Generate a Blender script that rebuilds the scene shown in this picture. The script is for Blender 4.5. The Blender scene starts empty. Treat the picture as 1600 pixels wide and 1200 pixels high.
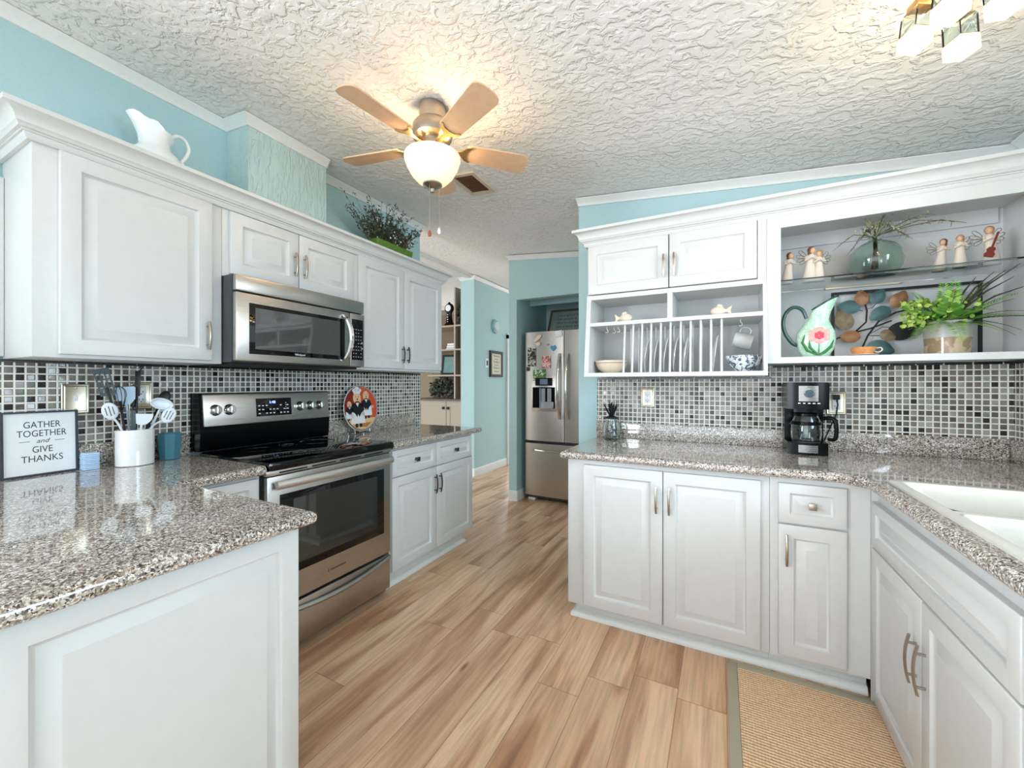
import bpy, bmesh, math, random
from math import sin, cos, pi, radians
from mathutils import Vector, Matrix, Euler

random.seed(7)
SC = bpy.context.scene
COL = SC.collection

# ------------------------------------------------------------------ camera
cam_data = bpy.data.cameras.new('camera')
cam_data.sensor_fit = 'HORIZONTAL'
cam_data.sensor_width = 36.0
cam_data.lens = 632.0 / 1600.0 * 36.0
cam_data.clip_start = 0.02
cam = bpy.data.objects.new('camera', cam_data)
COL.objects.link(cam)
cam.location = (0.0, 0.0, 1.28)
cam.rotation_euler = (radians(90), 0, radians(27.34))
SC.camera = cam

# ------------------------------------------------------------------ world, exposure
world = bpy.data.worlds.new('daylight')
SC.world = world
world.use_nodes = True
wn = world.node_tree.nodes
wn['Background'].inputs[0].default_value = (0.86, 0.94, 1.0, 1)
wn['Background'].inputs[1].default_value = 1.25
SC.view_settings.view_transform = 'Standard'
SC.view_settings.look = 'None'
SC.view_settings.gamma = 1.0
SC.view_settings.use_curve_mapping = False
SC.view_settings.exposure = 0.74
SC.cycles.use_denoising = True
SC.cycles.max_bounces = 10
SC.cycles.diffuse_bounces = 7
SC.cycles.glossy_bounces = 5
SC.cycles.transmission_bounces = 8
SC.cycles.sample_clamp_indirect = 6.0
SC.cycles.caustics_reflective = False
SC.cycles.caustics_refractive = False


def area_light(name, loc, direction, sx, sy, power, color):
    d = bpy.data.lights.new(name, 'AREA')
    d.shape = 'RECTANGLE'
    d.size, d.size_y = sx, sy
    d.energy = power
    d.color = color
    o = bpy.data.objects.new(name, d)
    COL.objects.link(o)
    o.location = loc
    o.rotation_euler = Vector(direction).to_track_quat('-Z', 'Y').to_euler()
    return o


# daylight through the sink window, plus unseen fill lights added around the rooms
area_light('rear_fill_light', (-0.9, -3.3, 1.25), (0.05, 1, 0.22), 3.8, 2.3, 34, (0.74, 0.87, 1.0))  # added behind the camera, tilted up to brighten the ceiling
area_light('left_fill_light', (-3.4, -1.9, 1.45), (1, 0.42, 0.05), 1.8, 1.5, 165, (0.84, 0.92, 1.0))  # added from the left to brighten the sink cabinet doors
area_light('sink_window_daylight', (2.7, 0.55, 1.95), (-1, 0.25, -0.12), 2.2, 1.7, 92, (0.66, 0.83, 1.0))
area_light('far_room_fill', (-4.5, 6.6, 1.6), (0.25, 1, 0), 1.0, 1.2, 9, (1.0, 0.98, 0.95))  # added out of view to light the wall around the far window
area_light('living_room_fill', (-5.8, 2.4, 1.5), (1, 0.35, 0.0), 2.6, 1.8, 7, (1.0, 0.95, 0.88))  # added to keep the living room from going dark
area_light('hall_fill', (-2.55, 8.2, 1.6), (0, -1, 0), 0.8, 1.6, 14, (1.0, 0.96, 0.9))  # added to lift the hall, with no window behind it

# ------------------------------------------------------------------ object helpers
WL = {}


def srgb(r, g=None, b=None):
    if g is None:
        r, g, b = r
    f = lambda c: (c / 255.0) / 12.92 if c / 255.0 <= 0.04045 else ((c / 255.0 + 0.055) / 1.055) ** 2.4
    return (f(r), f(g), f(b), 1.0)


def tag(o, label=None, cat=None, group=None, kind=None):
    if label: o['label'] = label
    if cat: o['category'] = cat
    if group: o['group'] = group
    if kind: o['kind'] = kind
    return o


def thing(name, label, cat, loc=(0, 0, 0), group=None):
    o = bpy.data.objects.new(name, None)
    o.empty_display_size = 0.05
    COL.objects.link(o)
    o.location = loc
    WL[o.name] = Vector(loc)
    return tag(o, label, cat, group)


class MB:
    def __init__(s):
        s.v, s.f, s.m = [], [], []

    def add(s, verts, faces, mat=0, M=None):
        n = len(s.v)
        for p in verts:
            p = Vector(p)
            s.v.append(M @ p if M else p)
        for f in faces:
            s.f.append([n + i for i in f])
            s.m.append(mat)
        return s

    def box(s, x0, x1, y0, y1, z0, z1, mat=0, M=None, b=0.0):
        x0, x1 = min(x0, x1), max(x0, x1)
        y0, y1 = min(y0, y1), max(y0, y1)
        z0, z1 = min(z0, z1), max(z0, z1)
        if b <= 0:
            vs = [(x, y, z) for z in (z0, z1) for y in (y0, y1) for x in (x0, x1)]
            fs = [(0, 2, 3, 1), (4, 5, 7, 6), (0, 1, 5, 4), (2, 6, 7, 3), (0, 4, 6, 2), (1, 3, 7, 5)]
            return s.add(vs, fs, mat, M)
        b = min(b, (x1 - x0) * .45, (y1 - y0) * .45, (z1 - z0) * .45)
        bm = bmesh.new()
        bmesh.ops.create_cube(bm, size=1.0)
        for v in bm.verts:
            v.co = Vector((x0 + (v.co.x + .5) * (x1 - x0), y0 + (v.co.y + .5) * (y1 - y0), z0 + (v.co.z + .5) * (z1 - z0)))
        bmesh.ops.bevel(bm, geom=list(bm.edges), offset=b, segments=2, profile=0.5, affect='EDGES')
        s.addbm(bm, mat, M)
        return s

    def addbm(s, bm, mat=0, M=None):
        bm.verts.index_update()
        s.add([v.co.copy() for v in bm.verts], [[v.index for v in f.verts] for f in bm.faces], mat, M)
        bm.free()
        return s

    def curve(s, pts, r, seg=8, mat=0, M=None, flat=1.0, k=6):
        """tube along a smooth curve through the points"""
        P = [Vector(p) for p in pts]
        R = r if isinstance(r, (list, tuple)) else [r] * len(P)
        out, rr_ = [], []
        for i in range(len(P) - 1):
            a, b, c, d = P[max(i - 1, 0)], P[i], P[i + 1], P[min(i + 2, len(P) - 1)]
            for j in range(k):
                t = j / k
                out.append(.5 * (2 * b + (c - a) * t + (2 * a - 5 * b + 4 * c - d) * t * t + (3 * b - a - 3 * c + d) * t ** 3))
                rr_.append(R[i] + (R[i + 1] - R[i]) * t)
        out.append(P[-1]); rr_.append(R[-1])
        return s.tube(out, rr_, seg, mat, M, flat=flat)

    def loft(s, rings, mat=0, M=None, cap0=True, cap1=True, closed=False):
        n = len(rings[0])
        vs = [p for r in rings for p in r]
        fs = []
        R = len(rings)
        for i in range(R if closed else R - 1):
            a, b2 = i * n, ((i + 1) % R) * n
            for k in range(n):
                fs.append((a + k, a + (k + 1) % n, b2 + (k + 1) % n, b2 + k))
        if not closed:
            if cap0: fs.append(tuple(reversed(range(n))))
            if cap1: fs.append(tuple(range((R - 1) * n, R * n)))
        return s.add(vs, fs, mat, M)

    def tube(s, pts, r, seg=8, mat=0, M=None, closed=False, flat=1.0):
        pts = [Vector(p) for p in pts]
        N = len(pts)
        if seg in (8, 9): seg = 12
        rs = r if isinstance(r, (list, tuple)) else [r] * N
        rings = []
        prev = None
        for i, p in enumerate(pts):
            if closed:
                t = pts[(i + 1) % N] - pts[i - 1]
            else:
                t = pts[min(i + 1, N - 1)] - pts[max(i - 1, 0)]
            if t.length < 1e-9: t = Vector((0, 0, 1))
            t.normalize()
            if prev is None:
                up = Vector((0, 0, 1)) if abs(t.z) < .9 else Vector((0, 1, 0))
                u = t.cross(up).normalized()
            else:
                u = prev - t * prev.dot(t)
                u = u.normalized() if u.length > 1e-6 else t.orthogonal().normalized()
            prev = u
            w = t.cross(u)
            rings.append([p + (u * cos(2 * pi * k / seg) + w * sin(2 * pi * k / seg) * flat) * rs[i] for k in range(seg)])
        return s.loft(rings, mat, M, closed=closed)

    def lathe(s, prof, seg=24, mat=0, M=None, c=(0, 0, 0), sx=1.0, sy=1.0, cap0=True, cap1=True):
        rings = [[Vector((c[0] + r * cos(2 * pi * k / seg) * sx, c[1] + r * sin(2 * pi * k / seg) * sy, c[2] + z)) for k in range(seg)] for r, z in prof]
        return s.loft(rings, mat, M, cap0, cap1)

    def prism(s, poly, z0, z1, mat=0, M=None):
        n = len(poly)
        vs = [(x, y, z0) for x, y in poly] + [(x, y, z1) for x, y in poly]
        fs = [tuple(reversed(range(n))), tuple(range(n, 2 * n))]
        fs += [(i, (i + 1) % n, n + (i + 1) % n, n + i) for i in range(n)]
        return s.add(vs, fs, mat, M)

    def ball(s, c, r, mat=0, M=None, seg=14, rings=9):
        if not isinstance(r, (tuple, list)): r = (r, r, r)
        c = Vector(c)
        rg = []
        for i in range(1, rings):
            a = pi * i / rings
            rg.append([c + Vector((r[0] * sin(a) * cos(2 * pi * k / seg), r[1] * sin(a) * sin(2 * pi * k / seg), -r[2] * cos(a))) for k in range(seg)])
        return s.loft(rg, mat, M)

    def sweep(s, path, prof, mat=0, caps=True):
        """path: list of (x,y); prof: list of (out,z); 'out' is to the right of travel; mitred."""
        P = [Vector(p).to_2d() for p in path]
        N = len(P)
        dirs = [(P[i + 1] - P[i]).normalized() for i in range(N - 1)]
        nr = [Vector((d.y, -d.x)) for d in dirs]
        rings = []
        for i in range(N):
            if i == 0: m = nr[0]
            elif i == N - 1: m = nr[-1]
            else:
                m = nr[i - 1] + nr[i]
                m = m / max(0.2, (m.dot(nr[i])))
            rings.append([Vector((P[i].x + m.x * o, P[i].y + m.y * o, z)) for o, z in prof])
        return s.loft(rings, mat, None, caps, caps)

    def text(s, body, size, M, mat=0, depth=0.0006, align='CENTER', squash=1.0, shear=0.0):
        cu = bpy.data.curves.new('lettering', 'FONT')
        cu.body = body
        cu.size = size
        cu.align_x = align
        cu.align_y = 'CENTER'
        cu.extrude = depth
        cu.resolution_u = 3
        cu.shear = shear
        ob = bpy.data.objects.new('lettering', cu)
        COL.objects.link(ob)
        dg = bpy.context.evaluated_depsgraph_get()
        me = bpy.data.meshes.new_from_object(ob.evaluated_get(dg))
        S = Matrix.Diagonal((squash, 1, 1, 1))
        s.add([S @ v.co for v in me.vertices], [list(p.vertices) for p in me.polygons], mat, M)
        bpy.data.objects.remove(ob)
        bpy.data.curves.remove(cu)
        bpy.data.meshes.remove(me)
        return s

    def build(s, name, mats, parent=None, origin=None, angle=38, local=False):
        if not isinstance(mats, (list, tuple)): mats = [mats]
        off = Vector((0, 0, 0))
        if parent is not None and not local:
            off = WL[parent.name].copy()
        elif parent is None:
            if origin is None:
                xs = [v.x for v in s.v]; ys = [v.y for v in s.v]; zs = [v.z for v in s.v]
                origin = ((min(xs) + max(xs)) / 2, (min(ys) + max(ys)) / 2, min(zs))
            off = Vector(origin)
        me = bpy.data.meshes.new(name)
        me.from_pydata([v - off for v in s.v], [], s.f)
        for m in mats: me.materials.append(m)
        me.polygons.foreach_set('material_index', s.m)
        bm = bmesh.new()
        bm.from_mesh(me)
        bmesh.ops.recalc_face_normals(bm, faces=list(bm.faces))
        bm.to_mesh(me)
        bm.free()
        me.polygons.foreach_set('use_smooth', [True] * len(me.polygons))
        me.set_sharp_from_angle(angle=radians(angle))
        me.update()
        o = bpy.data.objects.new(name, me)
        COL.objects.link(o)
        if parent is not None:
            o.parent = parent
            WL[o.name] = WL[parent.name].copy()
        else:
            o.location = off
            WL[o.name] = off
        return o


def copy_tree(o, parent=None, loc=None, label=None):
    c = o.copy()
    COL.objects.link(c)
    c.parent = parent
    if loc is not None: c.location = loc
    if label: c['label'] = label
    if parent is None: WL[c.name] = Vector(c.location)
    for ch in list(o.children):
        copy_tree(ch, c)
    return c


def frame(o, u, v=None, n=None):
    """matrix whose local x,y,z axes are u, v, n at origin o"""
    u = Vector(u).normalized()
    v = Vector(v).normalized() if v is not None else Vector((0, 0, 1))
    n = Vector(n).normalized() if n is not None else u.cross(v)
    M = Matrix.Identity(4)
    for i, a in enumerate((u, v, n)):
        for j in range(3): M[j][i] = a[j]
    for j in range(3): M[j][3] = o[j]
    return M


# frames for the four facings: local x along the front, y up, z out of the front
def FX(x, y, z):   # faces +X ; local x runs -Y -> keep +Y by using mirrored frame
    return frame((x, y, z), (0, 1, 0), (0, 0, 1), (1, 0, 0))
def FYm(x, y, z):  # faces -Y ; local x = +X
    return frame((x, y, z), (1, 0, 0), (0, 0, 1), (0, -1, 0))
def FXm(x, y, z):  # faces -X ; local x = -Y
    return frame((x, y, z), (0, -1, 0), (0, 0, 1), (-1, 0, 0))


def struct(mb, name, mats, **k):
    o = mb.build(name, mats, **k)
    o['kind'] = 'structure'
    return o


def solo(mb, name, mats, label, cat, group=None, **k):
    return tag(mb.build(name, mats, **k), label, cat, group)

# ------------------------------------------------------------------ materials
def new_mat(name):
    m = bpy.data.materials.new(name)
    m.use_nodes = True
    nt = m.node_tree
    return m, nt, nt.nodes['Principled BSDF']


def N(nt, typ, **kw):
    n = nt.nodes.new(typ)
    for k, v in kw.items(): setattr(n, k, v)
    return n


def L(nt, a, b): nt.links.new(a, b)


def math_n(nt, op, a, b=None, c=None):
    n = N(nt, 'ShaderNodeMath', operation=op)
    for i, x in enumerate((a, b, c)):
        if x is None: continue
        if isinstance(x, (int, float)): n.inputs[i].default_value = x
        else: L(nt, x, n.inputs[i])
    return n.outputs[0]


def ramp(nt, fac, stops, interp='LINEAR'):
    r = N(nt, 'ShaderNodeValToRGB')
    r.color_ramp.interpolation = interp
    el = r.color_ramp.elements
    while len(el) < len(stops): el.new(0.5)
    for e, (p, c) in zip(el, stops):
        e.position = p
        e.color = c
    L(nt, fac, r.inputs[0])
    return r.outputs[0]


def simple(name, col, rough=0.5, metal=0.0, coat=0.0, bump=0.0, bscale=60.0, vary=0.0, trans=0.0, ior=1.45, emit=None, estr=0.0, sub=0.0, alpha=1.0, spec=None):
    m, nt, p = new_mat(name)
    c = srgb(col)
    p.inputs['Base Color'].default_value = c
    p.inputs['Roughness'].default_value = rough
    p.inputs['Metallic'].default_value = metal
    p.inputs['Coat Weight'].default_value = coat
    p.inputs['Coat Roughness'].default_value = 0.04
    p.inputs['IOR'].default_value = ior
    p.inputs['Transmission Weight'].default_value = trans
    if spec is not None: p.inputs['Specular IOR Level'].default_value = spec
    if sub: p.inputs['Subsurface Weight'].default_value = sub
    if emit:
        p.inputs['Emission Color'].default_value = srgb(emit)
        p.inputs['Emission Strength'].default_value = estr
    tc = N(nt, 'ShaderNodeTexCoord')
    ns = N(nt, 'ShaderNodeTexNoise')
    ns.inputs['Scale'].default_value = bscale
    ns.inputs['Detail'].default_value = 3
    L(nt, tc.outputs['Object'], ns.inputs['Vector'])
    v = max(vary, 0.015)
    lo = [x * (1 - v) for x in c[:3]] + [1]
    hi = [min(1, x * (1 + v)) for x in c[:3]] + [1]
    L(nt, ramp(nt, ns.outputs['Fac'], [(0.3, lo), (0.7, hi)]), p.inputs['Base Color'])
    if bump:
        b = N(nt, 'ShaderNodeBump')
        b.inputs['Strength'].default_value = 1.0
        b.inputs['Distance'].default_value = bump
        L(nt, ns.outputs['Fac'], b.inputs['Height'])
        L(nt, b.outputs[0], p.inputs['Normal'])
    return m


WHITE = simple('white_cabinet_paint', (206, 207, 206), 0.33, bump=0.00015, bscale=25)
TRIM = simple('white_trim_paint', (222, 224, 222), 0.4)
AQUA = simple('aqua_wall_paint', (173, 203, 207), 0.75, bump=0.0008, bscale=70)
TAN = simple('tan_wall_paint', (140, 128, 108), 0.8, bump=0.0008, bscale=70)
GREIGE = simple('greige_cabinet_paint', (172, 161, 147), 0.5)
BLACKP = simple('black_plastic', (7, 7, 8), 0.22, spec=0.14)
BLACKM = simple('black_matte', (18, 18, 19), 0.6)
BGLASS = simple('black_glass', (3, 3, 4), 0.03, spec=0.5)
CHROME = simple('chrome', (215, 215, 212), 0.12, metal=1.0)
NICKEL = simple('satin_nickel', (176, 166, 152), 0.3, metal=1.0)
BRASS = simple('brass', (206, 172, 118), 0.3, metal=1.0)
PLATEM = simple('antique_nickel_plate', (190, 184, 165), 0.3, metal=1.0)
CERAM = simple('white_glazed_ceramic', (236, 238, 238), 0.08, coat=0.6)
CREAM = simple('cream_glazed_ceramic', (226, 208, 186), 0.18, coat=0.5)
PLASTW = simple('white_plastic', (232, 234, 236), 0.35)
PAPER = simple('white_paper', (236, 240, 244), 0.7)
INK = simple('dark_ink', (52, 60, 70), 0.7)
RUBBER = simple('dark_grey_rubber', (45, 47, 50), 0.7)
SINKM = simple('white_composite_sink', (208, 206, 197), 0.18, coat=0.4)


def clear_glass(name, tint, rough=0.0, ior=1.45):
    m, nt, p = new_mat(name)
    p.inputs['Base Color'].default_value = srgb(tint)
    p.inputs['Roughness'].default_value = rough
    p.inputs['Transmission Weight'].default_value = 1.0
    p.inputs['IOR'].default_value = ior
    return m


GLASS = clear_glass('clear_glass', (238, 248, 244))
GREENGL = clear_glass('green_vase_glass', (232, 246, 238))
BLUEGL = simple('teal_blue_glass', (108, 178, 200), 0.04, trans=0.55, ior=1.3)


def m_ceiling():
    m, nt, p = new_mat('knockdown_ceiling_texture')
    p.inputs['Base Color'].default_value = srgb(236, 235, 232)
    p.inputs['Roughness'].default_value = 0.62
    tc = N(nt, 'ShaderNodeTexCoord')
    mp = N(nt, 'ShaderNodeMapping')
    mp.inputs['Scale'].default_value = (0.8, 1.0, 1.0)
    L(nt, tc.outputs['Object'], mp.inputs[0])
    n1 = N(nt, 'ShaderNodeTexNoise')
    n1.inputs['Scale'].default_value = 30
    n1.inputs['Detail'].default_value = 4
    n1.inputs['Distortion'].default_value = 0.5
    L(nt, mp.outputs[0], n1.inputs['Vector'])
    n2 = N(nt, 'ShaderNodeTexNoise')
    n2.inputs['Scale'].default_value = 9
    L(nt, mp.outputs[0], n2.inputs['Vector'])
    h = ramp(nt, n1.outputs['Fac'], [(0.44, (0, 0, 0, 1)), (0.56, (0.85, 0.85, 0.85, 1)), (0.7, (1, 1, 1, 1))])
    hh = math_n(nt, 'MULTIPLY', h, ramp(nt, n2.outputs['Fac'], [(0.3, (0.35, .35, .35, 1)), (0.6, (1, 1, 1, 1))]))
    b = N(nt, 'ShaderNodeBump')
    b.inputs['Strength'].default_value = 0.9
    b.inputs['Distance'].default_value = 0.008
    L(nt, hh, b.inputs['Height'])
    L(nt, b.outputs[0], p.inputs['Normal'])
    return m


def m_wall_rough():
    m, nt, p = new_mat('aqua_textured_drywall')
    p.inputs['Base Color'].default_value = srgb(186, 209, 207)
    p.inputs['Roughness'].default_value = 0.6
    tc = N(nt, 'ShaderNodeTexCoord')
    mp = N(nt, 'ShaderNodeMapping')
    mp.inputs['Scale'].default_value = (1, 2.2, 0.6)
    L(nt, tc.outputs['Object'], mp.inputs[0])
    n1 = N(nt, 'ShaderNodeTexNoise')
    n1.inputs['Scale'].default_value = 22
    n1.inputs['Detail'].default_value = 3
    n1.inputs['Distortion'].default_value = 1.0
    L(nt, mp.outputs[0], n1.inputs['Vector'])
    b = N(nt, 'ShaderNodeBump')
    b.inputs['Distance'].default_value = 0.003
    L(nt, ramp(nt, n1.outputs['Fac'], [(0.45, (0, 0, 0, 1)), (0.62, (1, 1, 1, 1))]), b.inputs['Height'])
    L(nt, b.outputs[0], p.inputs['Normal'])
    return m


def m_tile(axis):
    m, nt, p = new_mat('glass_mosaic_tile_' + 'xy'[axis])
    g = N(nt, 'ShaderNodeNewGeometry')
    sp = N(nt, 'ShaderNodeSeparateXYZ')
    L(nt, g.outputs['Position'], sp.inputs[0])
    pitch = 0.0286
    u = math_n(nt, 'DIVIDE', math_n(nt, 'ADD', sp.outputs[axis], 10.0 + (0.76 if axis == 0 else -2.87)), pitch)
    v = math_n(nt, 'DIVIDE', math_n(nt, 'ADD', sp.outputs[2], 10.0 - 1.024), pitch)
    fu, fv = math_n(nt, 'FRACT', u), math_n(nt, 'FRACT', v)
    cu, cv = math_n(nt, 'FLOOR', u), math_n(nt, 'FLOOR', v)
    cb = N(nt, 'ShaderNodeCombineXYZ')
    L(nt, cu, cb.inputs[0]); L(nt, cv, cb.inputs[1])
    wnz = N(nt, 'ShaderNodeTexWhiteNoise', noise_dimensions='2D')
    L(nt, cb.outputs[0], wnz.inputs['Vector'])
    du = math_n(nt, 'ABSOLUTE', math_n(nt, 'SUBTRACT', fu, 0.5))
    dv = math_n(nt, 'ABSOLUTE', math_n(nt, 'SUBTRACT', fv, 0.5))
    d = math_n(nt, 'MAXIMUM', du, dv)
    mask = ramp(nt, d, [(0.0, (1, 1, 1, 1)), (0.385, (1, 1, 1, 1)), (0.405, (0, 0, 0, 1))])
    col = ramp(nt, wnz.outputs['Value'], [(0.0, srgb(40, 36, 36)), (0.15, srgb(92, 84, 79)), (0.24, srgb(122, 112, 104)), (0.40, srgb(104, 103, 99)),
                                           (0.55, srgb(133, 130, 124)), (0.70, srgb(116, 104, 96)), (0.80, srgb(150, 148, 143)), (0.93, srgb(84, 73, 68))], 'CONSTANT')
    ns = N(nt, 'ShaderNodeTexNoise')
    ns.inputs['Scale'].default_value = 55
    L(nt, g.outputs['Position'], ns.inputs['Vector'])
    var = N(nt, 'ShaderNodeMix', data_type='RGBA', blend_type='OVERLAY')
    var.inputs['Factor'].default_value = 0.35
    L(nt, col, var.inputs[6]); L(nt, ns.outputs['Fac'], var.inputs[7])
    mx = N(nt, 'ShaderNodeMix', data_type='RGBA')
    L(nt, mask, mx.inputs[0])
    mx.inputs[6].default_value = srgb(236, 233, 224)
    L(nt, var.outputs[2], mx.inputs[7])
    L(nt, mx.outputs[2], p.inputs['Base Color'])
    L(nt, ramp(nt, d, [(0.385, (0.13, .13, .13, 1)), (0.405, (0.8, .8, .8, 1))]), p.inputs['Roughness'])
    # each tile sits slightly out of true and is softly pillowed
    h = ramp(nt, d, [(0.0, (1, 1, 1, 1)), (0.31, (0.94, .94, .94, 1)), (0.385, (0.7, .7, .7, 1)), (0.415, (0, 0, 0, 1))])
    tl = N(nt, 'ShaderNodeSeparateColor')
    L(nt, wnz.outputs['Color'], tl.inputs[0])
    tilt = math_n(nt, 'ADD', math_n(nt, 'MULTIPLY', math_n(nt, 'SUBTRACT', tl.outputs[0], .5), math_n(nt, 'SUBTRACT', fu, .5)),
                  math_n(nt, 'MULTIPLY', math_n(nt, 'SUBTRACT', tl.outputs[1], .5), math_n(nt, 'SUBTRACT', fv, .5)))
    hh = math_n(nt, 'ADD', math_n(nt, 'ADD', h, math_n(nt, 'MULTIPLY', tilt, 3.2)), math_n(nt, 'MULTIPLY', ns.outputs['Fac'], 0.35))
    b = N(nt, 'ShaderNodeBump')
    b.inputs['Distance'].default_value = 0.0016
    L(nt, hh, b.inputs['Height'])
    L(nt, b.outputs[0], p.inputs['Normal'])
    p.inputs['Coat Weight'].default_value = 0.0
    return m


def m_granite():
    m, nt, p = new_mat('speckled_stone_countertop')
    g = N(nt, 'ShaderNodeNewGeometry')
    v1 = N(nt, 'ShaderNodeTexVoronoi')
    v1.inputs['Scale'].default_value = 280
    v1.inputs['Randomness'].default_value = 1.0
    ns = N(nt, 'ShaderNodeTexNoise')
    ns.inputs['Scale'].default_value = 150
    ns.inputs['Detail'].default_value = 2
    L(nt, g.outputs['Position'], ns.inputs['Vector'])
    mixv = N(nt, 'ShaderNodeMix', data_type='VECTOR')
    mixv.inputs[0].default_value = 0.012
    L(nt, g.outputs['Position'], mixv.inputs[4])
    L(nt, ns.outputs['Color'], mixv.inputs[5])
    L(nt, mixv.outputs[1], v1.inputs['Vector'])
    sc = N(nt, 'ShaderNodeSeparateColor')
    L(nt, v1.outputs['Color'], sc.inputs[0])
    col = ramp(nt, sc.outputs[0], [(0.0, srgb(52, 46, 42)), (0.14, srgb(98, 88, 80)), (0.30, srgb(146, 133, 121)), (0.52, srgb(176, 165, 152)),
                                   (0.72, srgb(205, 199, 190)), (0.90, srgb(232, 230, 226))], 'CONSTANT')
    L(nt, col, p.inputs['Base Color'])
    p.inputs['Roughness'].default_value = 0.07
    p.inputs['IOR'].default_value = 1.65
    p.inputs['Coat Weight'].default_value = 0.5
    p.inputs['Coat Roughness'].default_value = 0.03
    return m


def m_floor():
    m, nt, p = new_mat('oak_plank_floor')
    g = N(nt, 'ShaderNodeNewGeometry')
    sp = N(nt, 'ShaderNodeSeparateXYZ')
    L(nt, g.outputs['Position'], sp.inputs[0])
    u = math_n(nt, 'DIVIDE', math_n(nt, 'ADD', sp.outputs[0], 18.0 + 1.24), 0.18)
    row, fu = math_n(nt, 'FLOOR', u), math_n(nt, 'FRACT', u)
    wr = N(nt, 'ShaderNodeTexWhiteNoise', noise_dimensions='1D')
    L(nt, row, wr.inputs['W'])
    v = math_n(nt, 'ADD', math_n(nt, 'DIVIDE', sp.outputs[1], 1.22), math_n(nt, 'ADD', math_n(nt, 'MULTIPLY', wr.outputs['Value'], 7.0), 20.0))
    pl, fv = math_n(nt, 'FLOOR', v), math_n(nt, 'FRACT', v)
    cb = N(nt, 'ShaderNodeCombineXYZ')
    L(nt, row, cb.inputs[0]); L(nt, pl, cb.inputs[1])
    wp = N(nt, 'ShaderNodeTexWhiteNoise', noise_dimensions='2D')
    L(nt, cb.outputs[0], wp.inputs['Vector'])
    # grain: stretched along the plank, shifted per plank
    off = N(nt, 'ShaderNodeVectorMath', operation='SCALE')
    L(nt, wp.outputs['Color'], off.inputs[0])
    off.inputs['Scale'].default_value = 30
    ad = N(nt, 'ShaderNodeVectorMath', operation='ADD')
    L(nt, g.outputs['Position'], ad.inputs[0]); L(nt, off.outputs[0], ad.inputs[1])
    mp = N(nt, 'ShaderNodeMapping')
    mp.inputs['Scale'].default_value = (7.5, 0.75, 1)
    L(nt, ad.outputs[0], mp.inputs[0])
    n1 = N(nt, 'ShaderNodeTexNoise')
    n1.inputs['Scale'].default_value = 1.0
    n1.inputs['Detail'].default_value = 5
    n1.inputs['Distortion'].default_value = 0.9
    L(nt, mp.outputs[0], n1.inputs['Vector'])
    mp2 = N(nt, 'ShaderNodeMapping')
    mp2.inputs['Scale'].default_value = (75, 3.5, 1)
    L(nt, ad.outputs[0], mp2.inputs[0])
    n2 = N(nt, 'ShaderNodeTexNoise')
    n2.inputs['Scale'].default_value = 1.0
    n2.inputs['Detail'].default_value = 3
    L(nt, mp2.outputs[0], n2.inputs['Vector'])
    mp3 = N(nt, 'ShaderNodeMapping')
    mp3.inputs['Scale'].default_value = (5.0, 1.5, 1)
    L(nt, ad.outputs[0], mp3.inputs[0])
    vk = N(nt, 'ShaderNodeTexVoronoi')
    vk.inputs['Scale'].default_value = 0.9
    L(nt, mp3.outputs[0], vk.inputs['Vector'])
    base = ramp(nt, wp.outputs['Value'], [(0.0, srgb(162, 116, 86)), (0.25, srgb(210, 164, 130)), (0.5, srgb(184, 138, 106)), (0.75, srgb(234, 198, 164)), (1.0, srgb(216, 178, 144))])
    streak = ramp(nt, n1.outputs['Fac'], [(0.28, srgb(128, 84, 58)), (0.42, srgb(186, 140, 108)), (0.52, srgb(226, 190, 156)), (0.62, srgb(232, 200, 166)), (0.76, srgb(154, 110, 82))])
    a = N(nt, 'ShaderNodeMix', data_type='RGBA')
    a.inputs[0].default_value = 0.66
    L(nt, base, a.inputs[6]); L(nt, streak, a.inputs[7])
    fine = ramp(nt, n2.outputs['Fac'], [(0.32, (0.68, 0.67, 0.66, 1)), (0.60, (1.06, 1.06, 1.06, 1))])
    b2 = N(nt, 'ShaderNodeMix', data_type='RGBA', blend_type='MULTIPLY')
    b2.inputs[0].default_value = 0.6
    L(nt, a.outputs[2], b2.inputs[6]); L(nt, fine, b2.inputs[7])
    knot = ramp(nt, vk.outputs['Distance'], [(0.0, (0.25, 0.18, 0.13, 1)), (0.028, (0.45, 0.33, 0.25, 1)), (0.06, (1, 1, 1, 1))])
    b3 = N(nt, 'ShaderNodeMix', data_type='RGBA', blend_type='MULTIPLY')
    b3.inputs[0].default_value = 0.8
    L(nt, b2.outputs[2], b3.inputs[6]); L(nt, knot, b3.inputs[7])
    eu = math_n(nt, 'MINIMUM', fu, math_n(nt, 'SUBTRACT', 1.0, fu))
    ev = math_n(nt, 'MULTIPLY', math_n(nt, 'MINIMUM', fv, math_n(nt, 'SUBTRACT', 1.0, fv)), 6.78)
    e = math_n(nt, 'MINIMUM', eu, ev)
    gap = ramp(nt, e, [(0.0, (0.58, 0.50, 0.44, 1)), (0.008, (0.72, 0.66, 0.6, 1)), (0.013, (1, 1, 1, 1))])
    b4 = N(nt, 'ShaderNodeMix', data_type='RGBA', blend_type='MULTIPLY')
    b4.inputs[0].default_value = 1.0
    L(nt, b3.outputs[2], b4.inputs[6]); L(nt, gap, b4.inputs[7])
    L(nt, b4.outputs[2], p.inputs['Base Color'])
    p.inputs['Roughness'].default_value = 0.34
    bp = N(nt, 'ShaderNodeBump')
    bp.inputs['Distance'].default_value = 0.0012
    bp.inputs['Strength'].default_value = 0.6
    L(nt, math_n(nt, 'ADD', n2.outputs['Fac'], math_n(nt, 'MULTIPLY', gap, 1.0)), bp.inputs['Height'])
    L(nt, bp.outputs[0], p.inputs['Normal'])
    return m


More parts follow.
